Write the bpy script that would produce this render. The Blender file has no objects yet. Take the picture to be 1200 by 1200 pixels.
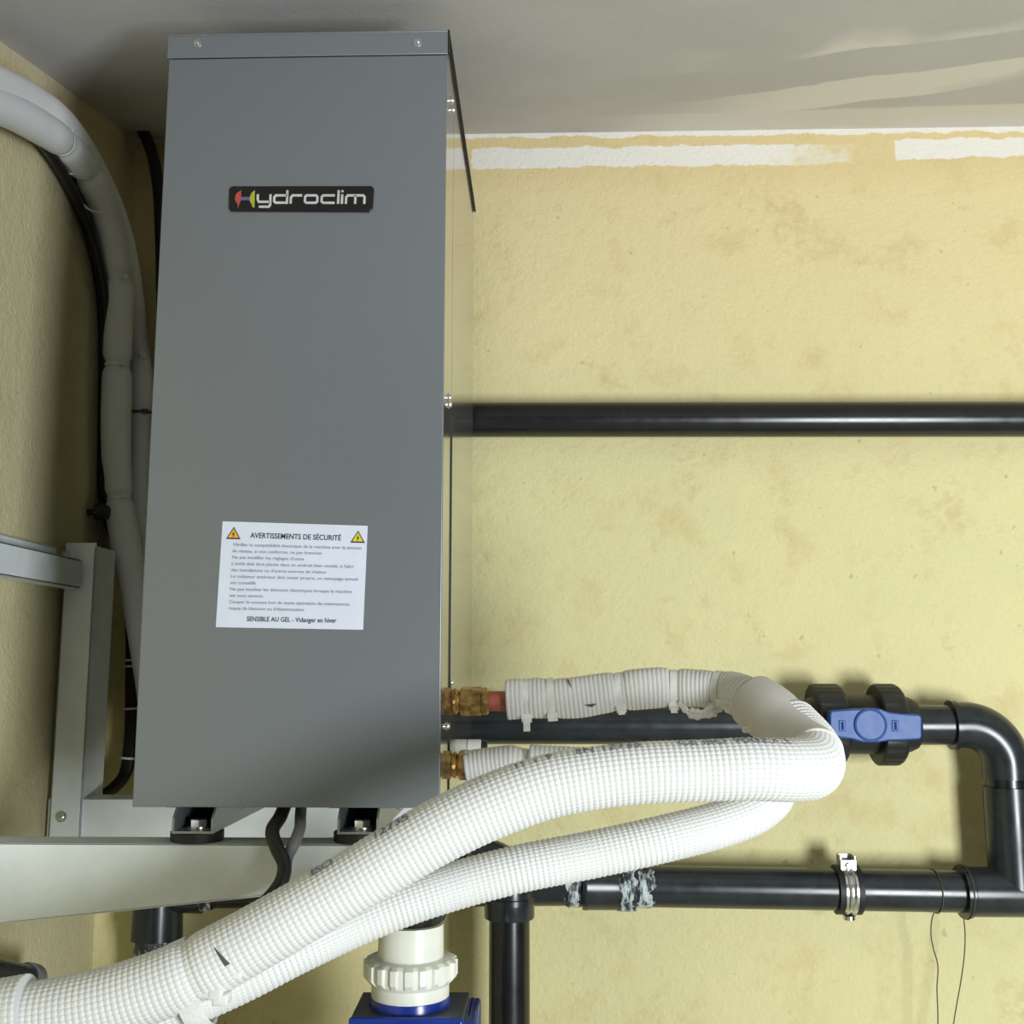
import bpy, bmesh, math, random
from mathutils import Vector, Matrix
random.seed(7)
sc = bpy.context.scene
COL = sc.collection
R = math.radians

# ------------------------------------------------------------------ camera
EYE = 1.30                                   # eye height above the floor
F = 1258.0                                   # focal length in pixels of the 1200 px frame
PITCH, YAW = R(8.2), R(1.6)
cam = bpy.data.cameras.new('camera')
cam.sensor_width = 36.0
cam.lens = F / 1200.0 * 36.0
cam.clip_start = 0.02
camo = bpy.data.objects.new('camera', cam)
COL.objects.link(camo)
camo.location = (0, 0, EYE)
camo.rotation_euler = (R(90) + PITCH, 0, YAW)
sc.camera = camo

# ------------------------------------------------------------------ world, lights, exposure
sc.view_settings.view_transform = 'Standard'
sc.view_settings.look = 'None'
sc.view_settings.gamma = 1.0
sc.view_settings.use_curve_mapping = False
sc.view_settings.exposure = 0.0
w = bpy.data.worlds.new('world')
sc.world = w
w.use_nodes = True
bg = w.node_tree.nodes['Background']
bg.inputs[0].default_value = (0.70, 0.85, 1.0, 1)
bg.inputs[1].default_value = 0.045


def area(name, loc, target, sx, sy, power, col):
    l = bpy.data.lights.new(name, 'AREA')
    l.shape = 'RECTANGLE'
    l.size, l.size_y = sx, sy
    l.energy = power
    l.color = col
    o = bpy.data.objects.new(name, l)
    COL.objects.link(o)
    o.location = loc
    d = Vector(target) - Vector(loc)
    o.rotation_euler = d.to_track_quat('-Z', 'Y').to_euler()
    return o


# daylight through the open door of the plant room, behind the camera and to the right
area('door_daylight', (1.08, -0.62, 0.94), (0.60, 1.5, 1.45), 0.45, 0.75, 47.0, (0.925, 0.98, 1.0))

# ------------------------------------------------------------------ pixel -> place
_rot = camo.rotation_euler.to_matrix()


def ray(px, py):
    return _rot @ Vector(((px - 600.0) / F, (600.0 - py) / F, -1.0))


def P(px, py, Y=None, X=None, Z=None):
    """the point of the room seen at a pixel, on a plane of known depth / side / height"""
    d = ray(px, py)
    if Y is not None:
        t = Y / d.y
    elif X is not None:
        t = X / d.x
    else:
        t = (Z - EYE) / d.z
    return Vector((0, 0, EYE)) + d * t


# ------------------------------------------------------------------ materials
MATS = {}


class NT:
    def __init__(self, name):
        self.m = bpy.data.materials.new(name)
        self.m.use_nodes = True
        self.t = self.m.node_tree
        self.b = self.t.nodes['Principled BSDF']

    def n(self, typ, **kw):
        nd = self.t.nodes.new(typ)
        for k, v in kw.items():
            if k in ('operation', 'blend_type', 'data_type', 'noise_dimensions', 'feature', 'clamp', 'use_clamp', 'interpolation_type', 'normalize'):
                setattr(nd, k, v)
            else:
                nd.inputs[k.replace('_', ' ')].default_value = v
        return nd

    def l(self, a, b):
        self.t.links.new(a, b)

    def math(self, op, a, b=0.0, c=None):
        nd = self.t.nodes.new('ShaderNodeMath')
        nd.operation = op
        for i, v in enumerate((a, b) if c is None else (a, b, c)):
            if isinstance(v, (int, float)):
                nd.inputs[i].default_value = v
            else:
                self.l(v, nd.inputs[i])
        return nd.outputs[0]

    def noise(self, vec, scale, detail=4, rough=0.55):
        nd = self.n('ShaderNodeTexNoise', Scale=scale, Detail=detail, Roughness=rough)
        self.l(vec, nd.inputs['Vector'])
        return nd.outputs['Fac']

    def ramp(self, fac, lo, hi):
        nd = self.t.nodes.new('ShaderNodeMapRange')
        nd.interpolation_type = 'SMOOTHSTEP'
        self.l(fac, nd.inputs[0])
        nd.inputs[1].default_value = lo
        nd.inputs[2].default_value = hi
        return nd.outputs[0]

    def mix(self, fac, a, b):
        nd = self.t.nodes.new('ShaderNodeMix')
        nd.data_type = 'RGBA'
        if isinstance(fac, (int, float)):
            nd.inputs[0].default_value = fac
        else:
            self.l(fac, nd.inputs[0])
        for i, v in ((6, a), (7, b)):
            if isinstance(v, tuple):
                nd.inputs[i].default_value = (*v, 1)
            else:
                self.l(v, nd.inputs[i])
        return nd.outputs[2]

    def bump(self, h, strength, dist):
        nd = self.n('ShaderNodeBump', Strength=strength, Distance=dist)
        self.l(h, nd.inputs['Height'])
        self.l(nd.outputs[0], self.b.inputs['Normal'])

    def obj(self):
        return self.t.nodes.new('ShaderNodeTexCoord').outputs['Object']


def plain(name, col, rough=0.5, metal=0.0, nscale=60, namp=0.12, bump=0.0, spec=0.5, coat=0.0):
    k = NT(name)
    v = k.obj()
    f = k.noise(v, nscale, 4)
    dark = tuple(c * (1 - namp) for c in col)
    lite = tuple(min(1, c * (1 + namp)) for c in col)
    k.l(k.mix(k.ramp(f, 0.3, 0.7), dark, lite), k.b.inputs['Base Color'])
    r = k.math('MULTIPLY_ADD', f, 0.16, rough - 0.08)
    k.l(r, k.b.inputs['Roughness'])
    k.b.inputs['Metallic'].default_value = metal
    k.b.inputs['Specular IOR Level'].default_value = spec
    k.b.inputs['Coat Weight'].default_value = coat
    if bump:
        k.bump(k.noise(v, nscale * 6, 3), 0.4, bump)
    MATS[name] = k.m
    return k.m


Y_WALL = 1.485
X_WALL = P(160, 155, Y=Y_WALL).x
Z_CEIL = P(555, 157, Y=Y_WALL).z
_front = P(0, 48, X=X_WALL)                       # where the sloping ceiling meets the left wall nearer the camera
SLOPE = (Z_CEIL - _front.z) / (Y_WALL - _front.y)  # the ceiling comes down towards the viewer


def wall_mat(name, band):
    k = NT(name)
    v = k.obj()
    big = k.noise(v, 3.2, 5, 0.6)
    mid = k.noise(v, 14, 5, 0.62)
    fine = k.noise(v, 90, 4, 0.6)
    c = k.mix(k.ramp(big, 0.32, 0.68), (0.78, 0.70, 0.38), (0.72, 0.67, 0.36))
    s = k.t.nodes.new('ShaderNodeSeparateXYZ')
    k.l(v, s.inputs[0])
    if band:                                      # a warmer wash of ochre high on the wall
        warm = k.ramp(k.math('ADD', s.outputs[2], k.math('MULTIPLY', mid, 0.30)), P(800, 640, Y=Y_WALL).z + 0.15, P(800, 190, Y=Y_WALL).z + 0.15)
        c = k.mix(k.math('MULTIPLY', warm, 0.70), c, (0.82, 0.67, 0.38))
    c = k.mix(k.math('MULTIPLY', k.ramp(mid, 0.50, 0.72), 0.50), c, (0.64, 0.50, 0.24))
    c = k.mix(k.math('MULTIPLY', k.ramp(fine, 0.60, 0.78), 0.20), c, (0.60, 0.50, 0.26))
    blot = k.math('MULTIPLY', k.ramp(k.noise(v, 7.5, 5, 0.68), 0.56, 0.70), k.ramp(k.noise(v, 60, 4, 0.65), 0.36, 0.62))
    c = k.mix(k.math('MULTIPLY', blot, 0.40), c, (0.57, 0.42, 0.22))
    spots = k.noise(v, 58, 2, 0.5)
    c = k.mix(k.math('MULTIPLY', k.ramp(spots, 0.72, 0.76), 0.45), c, (0.42, 0.33, 0.16))
    if band:                                      # bare ochre plaster under the ceiling, with two strokes of white paint
        x, z = s.outputs[0], s.outputs[2]
        e1 = k.noise(v, 22, 4, 0.65)
        e2 = k.noise(v, 120, 3, 0.6)
        wob = k.math('MULTIPLY_ADD', e1, 0.018, k.math('MULTIPLY', e2, 0.006))
        zz = k.math('ADD', z, k.math('SUBTRACT', wob, 0.012))
        och = k.ramp(zz, P(800, 235, Y=Y_WALL).z, P(800, 190, Y=Y_WALL).z)
        c = k.mix(k.math('MULTIPLY', och, 0.55), c, (0.72, 0.56, 0.29))
        white = None
        for (xa, xb, ya, yb, soft) in ((553, 960, 174, 197, 0.07), (1049, 1500, 165, 187, 0.002)):
            x0, x1 = P(xa, 180, Y=Y_WALL).x, P(xb, 180, Y=Y_WALL).x
            z1, z0 = P((xa + xb) / 2 if soft > 0.01 else 1100, ya - 2, Y=Y_WALL).z, P((xa + xb) / 2 if soft > 0.01 else 1100, yb - 2, Y=Y_WALL).z
            a = k.ramp(k.math('ADD', x, k.math('MULTIPLY', e2, 0.008)), x0 + 0.003, x0 + 0.005)
            b = k.ramp(k.math('ADD', x, k.math('MULTIPLY', k.math('SUBTRACT', e1, 0.5), 4 * soft)), x1 + soft, x1 - soft)
            cc = k.ramp(zz, z0 - 0.001, z0 + 0.0012)
            d = k.ramp(zz, z1 + 0.001, z1 - 0.001)
            m = k.math('MULTIPLY', k.math('MULTIPLY', a, b), k.math('MULTIPLY', cc, d))
            white = m if white is None else k.math('MAXIMUM', white, m)
        top = k.ramp(zz, Z_CEIL - 0.0085, Z_CEIL - 0.0068)
        white = k.math('MAXIMUM', white, top)
        c = k.mix(white, c, (0.86, 0.83, 0.76))
    else:                                         # left wall: bare ochre strip and a pale filler line under the ceiling
        y, z = s.outputs[1], s.outputs[2]
        e1 = k.noise(v, 14, 5, 0.65)
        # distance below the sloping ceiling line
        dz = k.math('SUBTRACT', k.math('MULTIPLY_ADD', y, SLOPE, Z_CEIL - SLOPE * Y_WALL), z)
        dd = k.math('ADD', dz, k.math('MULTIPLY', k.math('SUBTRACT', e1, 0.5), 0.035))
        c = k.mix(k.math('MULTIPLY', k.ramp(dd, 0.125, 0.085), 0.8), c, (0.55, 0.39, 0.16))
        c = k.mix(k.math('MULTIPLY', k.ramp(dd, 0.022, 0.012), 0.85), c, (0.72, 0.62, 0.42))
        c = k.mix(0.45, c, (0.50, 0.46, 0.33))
    k.l(c, k.b.inputs['Base Color'])
    k.b.inputs['Roughness'].default_value = 0.9
    k.b.inputs['Specular IOR Level'].default_value = 0.2
    h = k.math('ADD', k.math('MULTIPLY', k.noise(v, 45, 6, 0.68), 1.0), k.math('MULTIPLY', k.noise(v, 170, 3, 0.6), 0.6))
    k.bump(h, 0.5, 0.005)
    MATS[name] = k.m


def ceiling_mat():
    k = NT('ceiling_paint')
    v = k.obj()
    s = k.t.nodes.new('ShaderNodeSeparateXYZ')
    k.l(v, s.inputs[0])
    x, y = s.outputs[0], s.outputs[1]
    warp = k.noise(v, 5, 3, 0.5)
    fine = k.noise(v, 40, 4, 0.6)
    # broad roller strokes that run on a slant, thicker paint in some of them
    t = k.math('ADD', k.math('MULTIPLY', x, 0.42), k.math('ADD', y, k.math('MULTIPLY', warp, 0.07)))
    cyc = k.math('PINGPONG', k.math('ADD', t, 0.13), 0.11)
    stroke = k.ramp(k.math('ADD', cyc, k.math('MULTIPLY', fine, 0.010)), 0.058, 0.066)
    patch = k.ramp(k.noise(v, 2.6, 3, 0.5), 0.46, 0.54)
    m = k.math('MULTIPLY', k.math('MULTIPLY', stroke, patch), k.ramp(x, 0.12, 0.36))
    near = k.math('MULTIPLY', k.ramp(k.math('ADD', k.math('SUBTRACT', y, k.math('MULTIPLY', fine, 0.012)), k.math('MULTIPLY', x, 0.05)), Y_WALL - 0.088, Y_WALL - 0.078), k.ramp(k.math('ADD', x, k.math('MULTIPLY', warp, 0.2)), 0.16, 0.36))
    m = k.math('MAXIMUM', m, k.math('MULTIPLY', near, 0.75))
    c = k.mix(k.ramp(k.noise(v, 6, 4), 0.35, 0.65), (0.535, 0.53, 0.54), (0.575, 0.57, 0.58))
    c = k.mix(m, c, (0.78, 0.755, 0.735))
    k.l(c, k.b.inputs['Base Color'])
    k.b.inputs['Roughness'].default_value = 0.85
    k.bump(k.math('ADD', k.noise(v, 120, 4), k.math('MULTIPLY', m, 0.3)), 0.25, 0.002)
    MATS['ceiling_paint'] = k.m


def hose_mat(name, col, lines, pitch, strength, shade_col, amt):
    """woven/embossed foam sleeve: u is metres along the hose, v the turn around it"""
    k = NT(name)
    uv = k.t.nodes.new('ShaderNodeTexCoord').outputs['UV']
    s = k.t.nodes.new('ShaderNodeSeparateXYZ')
    k.l(uv, s.inputs[0])
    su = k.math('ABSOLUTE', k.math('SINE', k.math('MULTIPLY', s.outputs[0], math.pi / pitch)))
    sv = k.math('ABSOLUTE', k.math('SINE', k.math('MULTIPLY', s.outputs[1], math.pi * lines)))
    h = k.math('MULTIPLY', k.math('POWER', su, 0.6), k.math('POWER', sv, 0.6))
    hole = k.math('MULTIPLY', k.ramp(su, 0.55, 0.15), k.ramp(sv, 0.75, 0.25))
    groove_shade = k.math('MAXIMUM', hole, k.math('MULTIPLY', k.math('MAXIMUM', k.ramp(su, 0.40, 0.05), k.ramp(sv, 0.40, 0.05) if lines > 1 else 0.0), 0.34))
    o = k.obj()
    dirt = k.ramp(k.noise(o, 9, 4), 0.40, 0.66)
    c = k.mix(k.math('MULTIPLY', dirt, 0.22), col, tuple(x * 0.82 for x in col))
    c = k.mix(k.math('MULTIPLY', groove_shade, amt), c, shade_col)  # shade in the dimples and grooves, painted darker into the sleeve colour
    k.l(c, k.b.inputs['Base Color'])
    k.b.inputs['Roughness'].default_value = 0.55
    k.b.inputs['Specular IOR Level'].default_value = 0.3
    k.bump(h, strength, 0.0012)
    MATS[name] = k.m


def glue_mat():
    k = NT('pvc_glue_smear')
    v = k.obj()
    mp = k.t.nodes.new('ShaderNodeMapping')
    mp.inputs['Scale'].default_value = (2.2, 1, 0.7)
    k.l(v, mp.inputs[0])
    f = k.noise(mp.outputs[0], 48, 5, 0.7)
    m = k.ramp(f, 0.47, 0.60)
    c = k.mix(m, (0.022, 0.026, 0.030), (0.60, 0.68, 0.70))
    k.l(c, k.b.inputs['Base Color'])
    k.b.inputs['Roughness'].default_value = 0.3
    k.bump(f, 0.8, 0.004)
    MATS['pvc_glue_smear'] = k.m


wall_mat('limewash_back', True)
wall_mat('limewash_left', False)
ceiling_mat()
glue_mat()
plain('concrete', (0.45, 0.43, 0.39), 0.85, 0, 12, 0.2, 0.003)
plain('grey_sheet_metal', (0.235, 0.256, 0.283), 0.38, 0.45, 500, 0.035)
plain('grey_lid_metal', (0.252, 0.276, 0.306), 0.38, 0.45, 500, 0.035)
plain('mirror_sheet_metal', (0.54, 0.53, 0.55), 0.11, 0.9, 20, 0.04)
plain('dark_rubber', (0.012, 0.012, 0.013), 0.55, 0, 80, 0.2)
plain('dark_inside', (0.02, 0.02, 0.02), 0.8)
plain('zinc', (0.72, 0.73, 0.74), 0.25, 1.0, 200, 0.08)
plain('steel_channel', (0.36, 0.38, 0.38), 0.40, 0.7, 60, 0.10)
plain('white_powder_coat', (0.80, 0.85, 0.85), 0.38, 0, 30, 0.04)
plain('rail_grey_coat', (0.74, 0.80, 0.81), 0.4, 0, 30, 0.05)
plain('badge_black', (0.008, 0.008, 0.009), 0.35)
plain('badge_silver', (0.55, 0.55, 0.56), 0.4)
plain('badge_red', (0.42, 0.07, 0.06), 0.4)
plain('badge_blue', (0.12, 0.11, 0.30), 0.4)
plain('badge_lime', (0.38, 0.40, 0.04), 0.4)
plain('label_paper', (0.70, 0.74, 0.87), 0.55, 0, 40, 0.02)
plain('label_ink', (0.03, 0.03, 0.06), 0.7)
plain('label_ink_grey', (0.22, 0.23, 0.31), 0.7)
plain('hazard_amber', (0.80, 0.45, 0.03), 0.5)
plain('hazard_yellow', (0.82, 0.72, 0.03), 0.5)
plain('brass', (0.44, 0.28, 0.10), 0.42, 0.9, 120, 0.5)
plain('copper', (0.42, 0.13, 0.08), 0.5, 0.55, 60, 0.25)
plain('white_plastic', (0.82, 0.83, 0.78), 0.35, 0, 40, 0.03)
plain('cream_pvc', (0.80, 0.81, 0.73), 0.28, 0, 40, 0.03)
plain('black_pvc', (0.010, 0.011, 0.012), 0.25, 0, 40, 0.2)
plain('grey_pvc', (0.019, 0.024, 0.027), 0.25, 0, 40, 0.2)
plain('nut_pvc', (0.017, 0.018, 0.018), 0.5, 0, 60, 0.2)
plain('valve_blue', (0.022, 0.085, 0.32), 0.45, 0, 60, 0.06)
plain('slot_blue', (0.015, 0.05, 0.20), 0.8, spec=0.1)
plain('pump_blue', (0.012, 0.035, 0.26), 0.22, 0, 30, 0.15)
plain('pump_lid_grey', (0.035, 0.045, 0.065), 0.45, 0, 30, 0.15)
plain('cable_black', (0.013, 0.011, 0.011), 0.45)
plain('cable_grey', (0.17, 0.17, 0.18), 0.5)
plain('wire_brown', (0.10, 0.085, 0.05), 0.6)
plain('tape_white', (0.76, 0.77, 0.75), 0.6, 0, 50, 0.06, 0.002)
plain('tie_white', (0.80, 0.80, 0.76), 0.4)
plain('foam_torn', (0.72, 0.71, 0.67), 0.8, 0, 80, 0.1, 0.002)
plain('tear_dark', (0.10, 0.10, 0.10), 0.9)
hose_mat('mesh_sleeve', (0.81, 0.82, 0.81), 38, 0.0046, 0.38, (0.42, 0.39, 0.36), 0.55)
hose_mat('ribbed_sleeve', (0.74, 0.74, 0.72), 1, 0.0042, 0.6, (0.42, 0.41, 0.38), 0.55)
hose_mat('jacket_grey', (0.62, 0.60, 0.57), 1, 0.05, 0.2, (0.5, 0.5, 0.48), 0.1)
hose_mat('smooth_sleeve', (0.73, 0.74, 0.76), 1, 0.05, 0.2, (0.6, 0.6, 0.58), 0.1)


# ------------------------------------------------------------------ mesh builder
class MB:
    def __init__(self):
        self.v, self.f, self.s, self.uv = [], [], [], {}

    def add(self, verts, faces, smooth=False, uvs=None):
        b = len(self.v)
        self.v += [Vector(p) for p in verts]
        for i, fc in enumerate(faces):
            if uvs:
                self.uv[len(self.f)] = uvs[i]
            self.f.append([b + j for j in fc])
            self.s.append(smooth)
        return self

    def box(self, x0, x1, y0, y1, z0, z1):
        x0, x1 = sorted((x0, x1)); y0, y1 = sorted((y0, y1)); z0, z1 = sorted((z0, z1))
        v = [(x, y, z) for z in (z0, z1) for y in (y0, y1) for x in (x0, x1)]
        return self.add(v, [(0, 2, 3, 1), (4, 5, 7, 6), (0, 1, 5, 4), (2, 6, 7, 3), (0, 4, 6, 2), (1, 3, 7, 5)])

    def prism(self, poly, y0, y1, axis='Y'):
        """extrude a polygon; poly is (x,z) for axis Y, (y,z) for X, (x,y) for Z"""
        n = len(poly)
        def mk(p, t):
            return {'Y': (p[0], t, p[1]), 'X': (t, p[0], p[1]), 'Z': (p[0], p[1], t)}[axis]
        v = [mk(p, y0) for p in poly] + [mk(p, y1) for p in poly]
        fs = [tuple(range(n)), tuple(range(2 * n - 1, n - 1, -1))]
        fs += [(i, n + i, n + (i + 1) % n, (i + 1) % n) for i in range(n)]
        return self.add(v, fs)

    def lathe(self, prof, c, axis, seg=32, lobes=0, amp=0.0, lob_rng=None, phase=0.0):
        """prof: (t along axis, radius) list, closed at both ends if radius 0"""
        a = Vector(axis).normalized()
        u = a.orthogonal().normalized() if abs(a.z) > 0.9 else Vector((0, 0, 1)).cross(a).normalized()
        wv = a.cross(u)
        c = Vector(c)
        vs, fs = [], []
        for k, (t, r) in enumerate(prof):
            for j in range(seg):
                th = 2 * math.pi * j / seg + phase
                rr = r
                if lobes and lob_rng[0] <= k <= lob_rng[1]:
                    rr = r + amp * (1 if math.sin(lobes * th) > 0 else -1)
                vs.append(c + a * t + (u * math.cos(th) + wv * math.sin(th)) * rr)
        for k in range(len(prof) - 1):
            for j in range(seg):
                j2 = (j + 1) % seg
                fs.append((k * seg + j, k * seg + j2, (k + 1) * seg + j2, (k + 1) * seg + j))
        self.add(vs, fs, smooth=True)
        b = len(self.v) - len(vs)
        for k in (0, len(prof) - 1):
            if prof[k][1] > 0:
                self.f.append([b + k * seg + j for j in (range(seg) if k else range(seg - 1, -1, -1))])
                self.s.append(False)
        return self

    def cyl(self, p0, p1, r, seg=24, chamf=0.0):
        p0, p1 = Vector(p0), Vector(p1)
        L = (p1 - p0).length
        pr = [(0, r - chamf), (chamf, r), (L - chamf, r), (L, r - chamf)] if chamf else [(0, r), (L, r)]
        return self.lathe(pr, p0, p1 - p0, seg)

    def tube(self, path, rad, seg=24, caps=True, uvl=False):
        """path: Path; rad: number or f(s, angle)"""
        n = len(path.p)
        vs, fs, uvs = [], [], []
        for i in range(n):
            for j in range(seg):
                th = 2 * math.pi * j / seg
                r = rad(path.s[i], th) if callable(rad) else rad
                vs.append(path.p[i] + (path.n[i] * math.cos(th) + path.b[i] * math.sin(th)) * r)
        for i in range(n - 1):
            for j in range(seg):
                j2 = (j + 1) % seg
                fs.append((i * seg + j, (i + 1) * seg + j, (i + 1) * seg + j2, i * seg + j2))
                a, b2 = j / seg, (j + 1) / seg
                uvs.append(((path.s[i], a), (path.s[i + 1], a), (path.s[i + 1], b2), (path.s[i], b2)))
        self.add(vs, fs, True, uvs if uvl else None)
        if caps:
            b = len(self.v) - len(vs)
            self.f.append([b + j for j in range(seg)]); self.s.append(False)
            self.f.append([b + (n - 1) * seg + j for j in range(seg - 1, -1, -1)]); self.s.append(False)
        return self


class Path:
    """smooth curve through points, resampled evenly, with a turning-free frame"""
    def __init__(self, pts, step=0.004, straight=False):
        pts = [Vector(p) for p in pts]
        dense = []
        if straight or len(pts) < 3:
            for a, b in zip(pts[:-1], pts[1:]):
                m = max(2, int((b - a).length / (step * 0.5)))
                dense += [a.lerp(b, i / m) for i in range(m)]
            dense.append(pts[-1])
        else:
            q = [2 * pts[0] - pts[1]] + pts + [2 * pts[-1] - pts[-2]]
            for i in range(1, len(q) - 2):
                p0, p1, p2, p3 = q[i - 1], q[i], q[i + 1], q[i + 2]
                t0 = 0.0
                t1 = t0 + max(1e-5, (p1 - p0).length) ** 0.5
                t2 = t1 + max(1e-5, (p2 - p1).length) ** 0.5
                t3 = t2 + max(1e-5, (p3 - p2).length) ** 0.5
                m = max(6, int((p2 - p1).length / (step * 0.5)))
                for j in range(m):
                    t = t1 + (t2 - t1) * j / m
                    a1 = p0 * ((t1 - t) / (t1 - t0)) + p1 * ((t - t0) / (t1 - t0))
                    a2 = p1 * ((t2 - t) / (t2 - t1)) + p2 * ((t - t1) / (t2 - t1))
                    a3 = p2 * ((t3 - t) / (t3 - t2)) + p3 * ((t - t2) / (t3 - t2))
                    b1 = a1 * ((t2 - t) / (t2 - t0)) + a2 * ((t - t0) / (t2 - t0))
                    b2 = a2 * ((t3 - t) / (t3 - t1)) + a3 * ((t - t1) / (t3 - t1))
                    dense.append(b1 * ((t2 - t) / (t2 - t1)) + b2 * ((t - t1) / (t2 - t1)))
            dense.append(pts[-1])
        cum = [0.0]
        for a, b in zip(dense[:-1], dense[1:]):
            cum.append(cum[-1] + (b - a).length)
        L = cum[-1]
        N = max(2, int(L / step)) + 1
        self.p, self.s, k = [], [], 0
        for i in range(N):
            s = L * i / (N - 1)
            while k < len(cum) - 2 and cum[k + 1] < s:
                k += 1
            d = cum[k + 1] - cum[k]
            self.p.append(dense[k].lerp(dense[k + 1], (s - cum[k]) / d if d > 1e-9 else 0))
            self.s.append(s)
        self.L = L
        self.t = []
        for i in range(N):
            a, b = self.p[max(0, i - 1)], self.p[min(N - 1, i + 1)]
            self.t.append((b - a).normalized())
        up = Vector((0, 0, 1)) if abs(self.t[0].z) < 0.9 else Vector((0, -1, 0))
        n = (up - self.t[0] * up.dot(self.t[0])).normalized()
        self.n, self.b = [], []
        for i in range(N):
            n = (n - self.t[i] * n.dot(self.t[i])).normalized()
            self.n.append(n.copy())
            self.b.append(self.t[i].cross(n))

    def at(self, s):
        i = min(len(self.p) - 1, max(0, int(round(s / self.L * (len(self.p) - 1)))))
        return self.p[i], self.t[i]

    def near(self, q):
        q = Vector(q)
        i = min(range(len(self.p)), key=lambda k: (self.p[k] - q).length)
        return self.s[i]

    def near_px(self, px, py):
        d = ray(px, py).normalized()
        o = Vector((0, 0, EYE))
        i = min(range(len(self.p)), key=lambda k: ((self.p[k] - o) - d * d.dot(self.p[k] - o)).length)
        return self.s[i]

    def cut(self, s0, s1):
        q = Path.__new__(Path)
        ix = [i for i, s in enumerate(self.s) if s0 - 1e-6 <= s <= s1 + 1e-6]
        for a in ('p', 's', 't', 'n', 'b'):
            setattr(q, a, [getattr(self, a)[i] for i in ix])
        q.L = self.L
        return q


ORIG = {}


def thing(name, label, cat, loc, group=None):
    o = bpy.data.objects.new(name, None)
    o.empty_display_size = 0.03
    COL.objects.link(o)
    o.location = loc
    o['label'] = label
    o['category'] = cat
    if group:
        o['group'] = group
    ORIG[o.name] = Vector(loc)
    return o


def obj(name, mb, mat, parent=None, bevel=0.0, label=None, bseg=2, mods=None):
    me = bpy.data.meshes.new(name)
    org = ORIG[parent.name] if parent else Vector((0, 0, 0))
    me.from_pydata([tuple(p - org) for p in mb.v], [], mb.f)
    me.polygons.foreach_set('use_smooth', mb.s)
    if mb.uv:
        ul = me.uv_layers.new(name='UVMap')
        for i, pol in enumerate(me.polygons):
            if i in mb.uv:
                for li, q in zip(pol.loop_indices, mb.uv[i]):
                    ul.data[li].uv = q
    me.validate()
    bm = bmesh.new(); bm.from_mesh(me)
    bmesh.ops.recalc_face_normals(bm, faces=bm.faces)
    bm.to_mesh(me); bm.free()
    if not mb.uv:
        me.set_sharp_from_angle(angle=R(32))
    me.materials.append(MATS[mat])
    o = bpy.data.objects.new(name, me)
    COL.objects.link(o)
    if parent:
        o.parent = parent
    ORIG[o.name] = org
    if label:
        o['label'] = label
    if bevel:
        md = o.modifiers.new('bevel', 'BEVEL')
        md.width = bevel; md.segments = bseg; md.limit_method = 'ANGLE'; md.angle_limit = R(40)
    return o


def again(o, delta, parent=None):
    """another of the same part (shared mesh) moved by delta, with its own sub-parts"""
    c = o.copy()
    COL.objects.link(c)
    c.location = Vector(o.location) + Vector(delta)
    if parent:
        c.parent = parent
    ORIG[c.name] = ORIG[o.name]
    for ch in [k for k in COL.objects if k.parent == o]:
        d = ch.copy()
        COL.objects.link(d)
        d.parent = c
    return c


def solo(o, label, cat, group=None):
    o['label'] = label
    o['category'] = cat
    if group:
        o['group'] = group
    return o


def structure(name, mb, mat):
    o = obj(name, mb, mat)
    o['kind'] = 'structure'
    return o


def text_mesh(txt, bold=0.0):
    cu = bpy.data.curves.new('t', 'FONT')
    cu.body = txt
    cu.offset = bold
    cu.resolution_u = 3
    o = bpy.data.objects.new('t', cu)
    COL.objects.link(o)
    dg = bpy.context.evaluated_depsgraph_get()
    me = bpy.data.meshes.new_from_object(o.evaluated_get(dg))
    v = [p.co.copy() for p in me.vertices]
    f = [list(p.vertices) for p in me.polygons]
    bpy.data.objects.remove(o); bpy.data.curves.remove(cu); bpy.data.meshes.remove(me)
    return v, f


# ------------------------------------------------------------------ the room
XR, YB = 2.6, -0.9
t = 0.08
structure('wall_back', MB().box(X_WALL - t, XR, Y_WALL, Y_WALL + t, 0, Z_CEIL + 0.05), 'limewash_back')
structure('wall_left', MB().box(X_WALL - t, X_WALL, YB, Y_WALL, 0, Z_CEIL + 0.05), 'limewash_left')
structure('floor', MB().box(X_WALL - t, XR, YB - 1.5, Y_WALL + t, -0.1, 0), 'concrete')
zf = Z_CEIL - SLOPE * (Y_WALL - 0.25)
structure('ceiling', MB().prism([(Y_WALL + t, Z_CEIL + SLOPE * t), (0.25, zf), (0.25, zf + 0.1), (Y_WALL + t, Z_CEIL + SLOPE * t + 0.1)],
                                X_WALL - t, XR, 'X'), 'ceiling_paint')

# ------------------------------------------------------------------ the heat pump cabinet
YF, YR = 0.977, 1.397
XRt = P(517, 781, Y=YF).x
XL = P(162.8, 781, Y=YF).x
ZT = P(360, 38.5, Y=YF).z
ZB = P(335, 946.5, Y=YF).z
ZLIP = P(360, 66.5, Y=YF).z
XM = (XL + XRt) / 2
hp = thing('heat_pump', 'tall grey metal heat pump cabinet on the white wall bracket, warning label on its front', 'heat pump', (XM, (YF + YR) / 2, ZB))
th = 0.002
obj('inner_frame', MB().box(XL + 0.003, XRt - 0.003, YF + 0.003, YR - 0.002, ZB + 0.002, ZT - 0.003), 'dark_inside', hp)
front = obj('front_panel', MB().box(XL, XRt, YF, YF + th, ZB, ZLIP), 'grey_sheet_metal', hp, 0.0012)
obj('side_panel', MB().box(XL, XL + th, YF + th, YR, ZB, ZT - 0.003), 'grey_sheet_metal', hp, label='left grey side panel')
YS = P(526.5, 781, X=XRt).y
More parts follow.
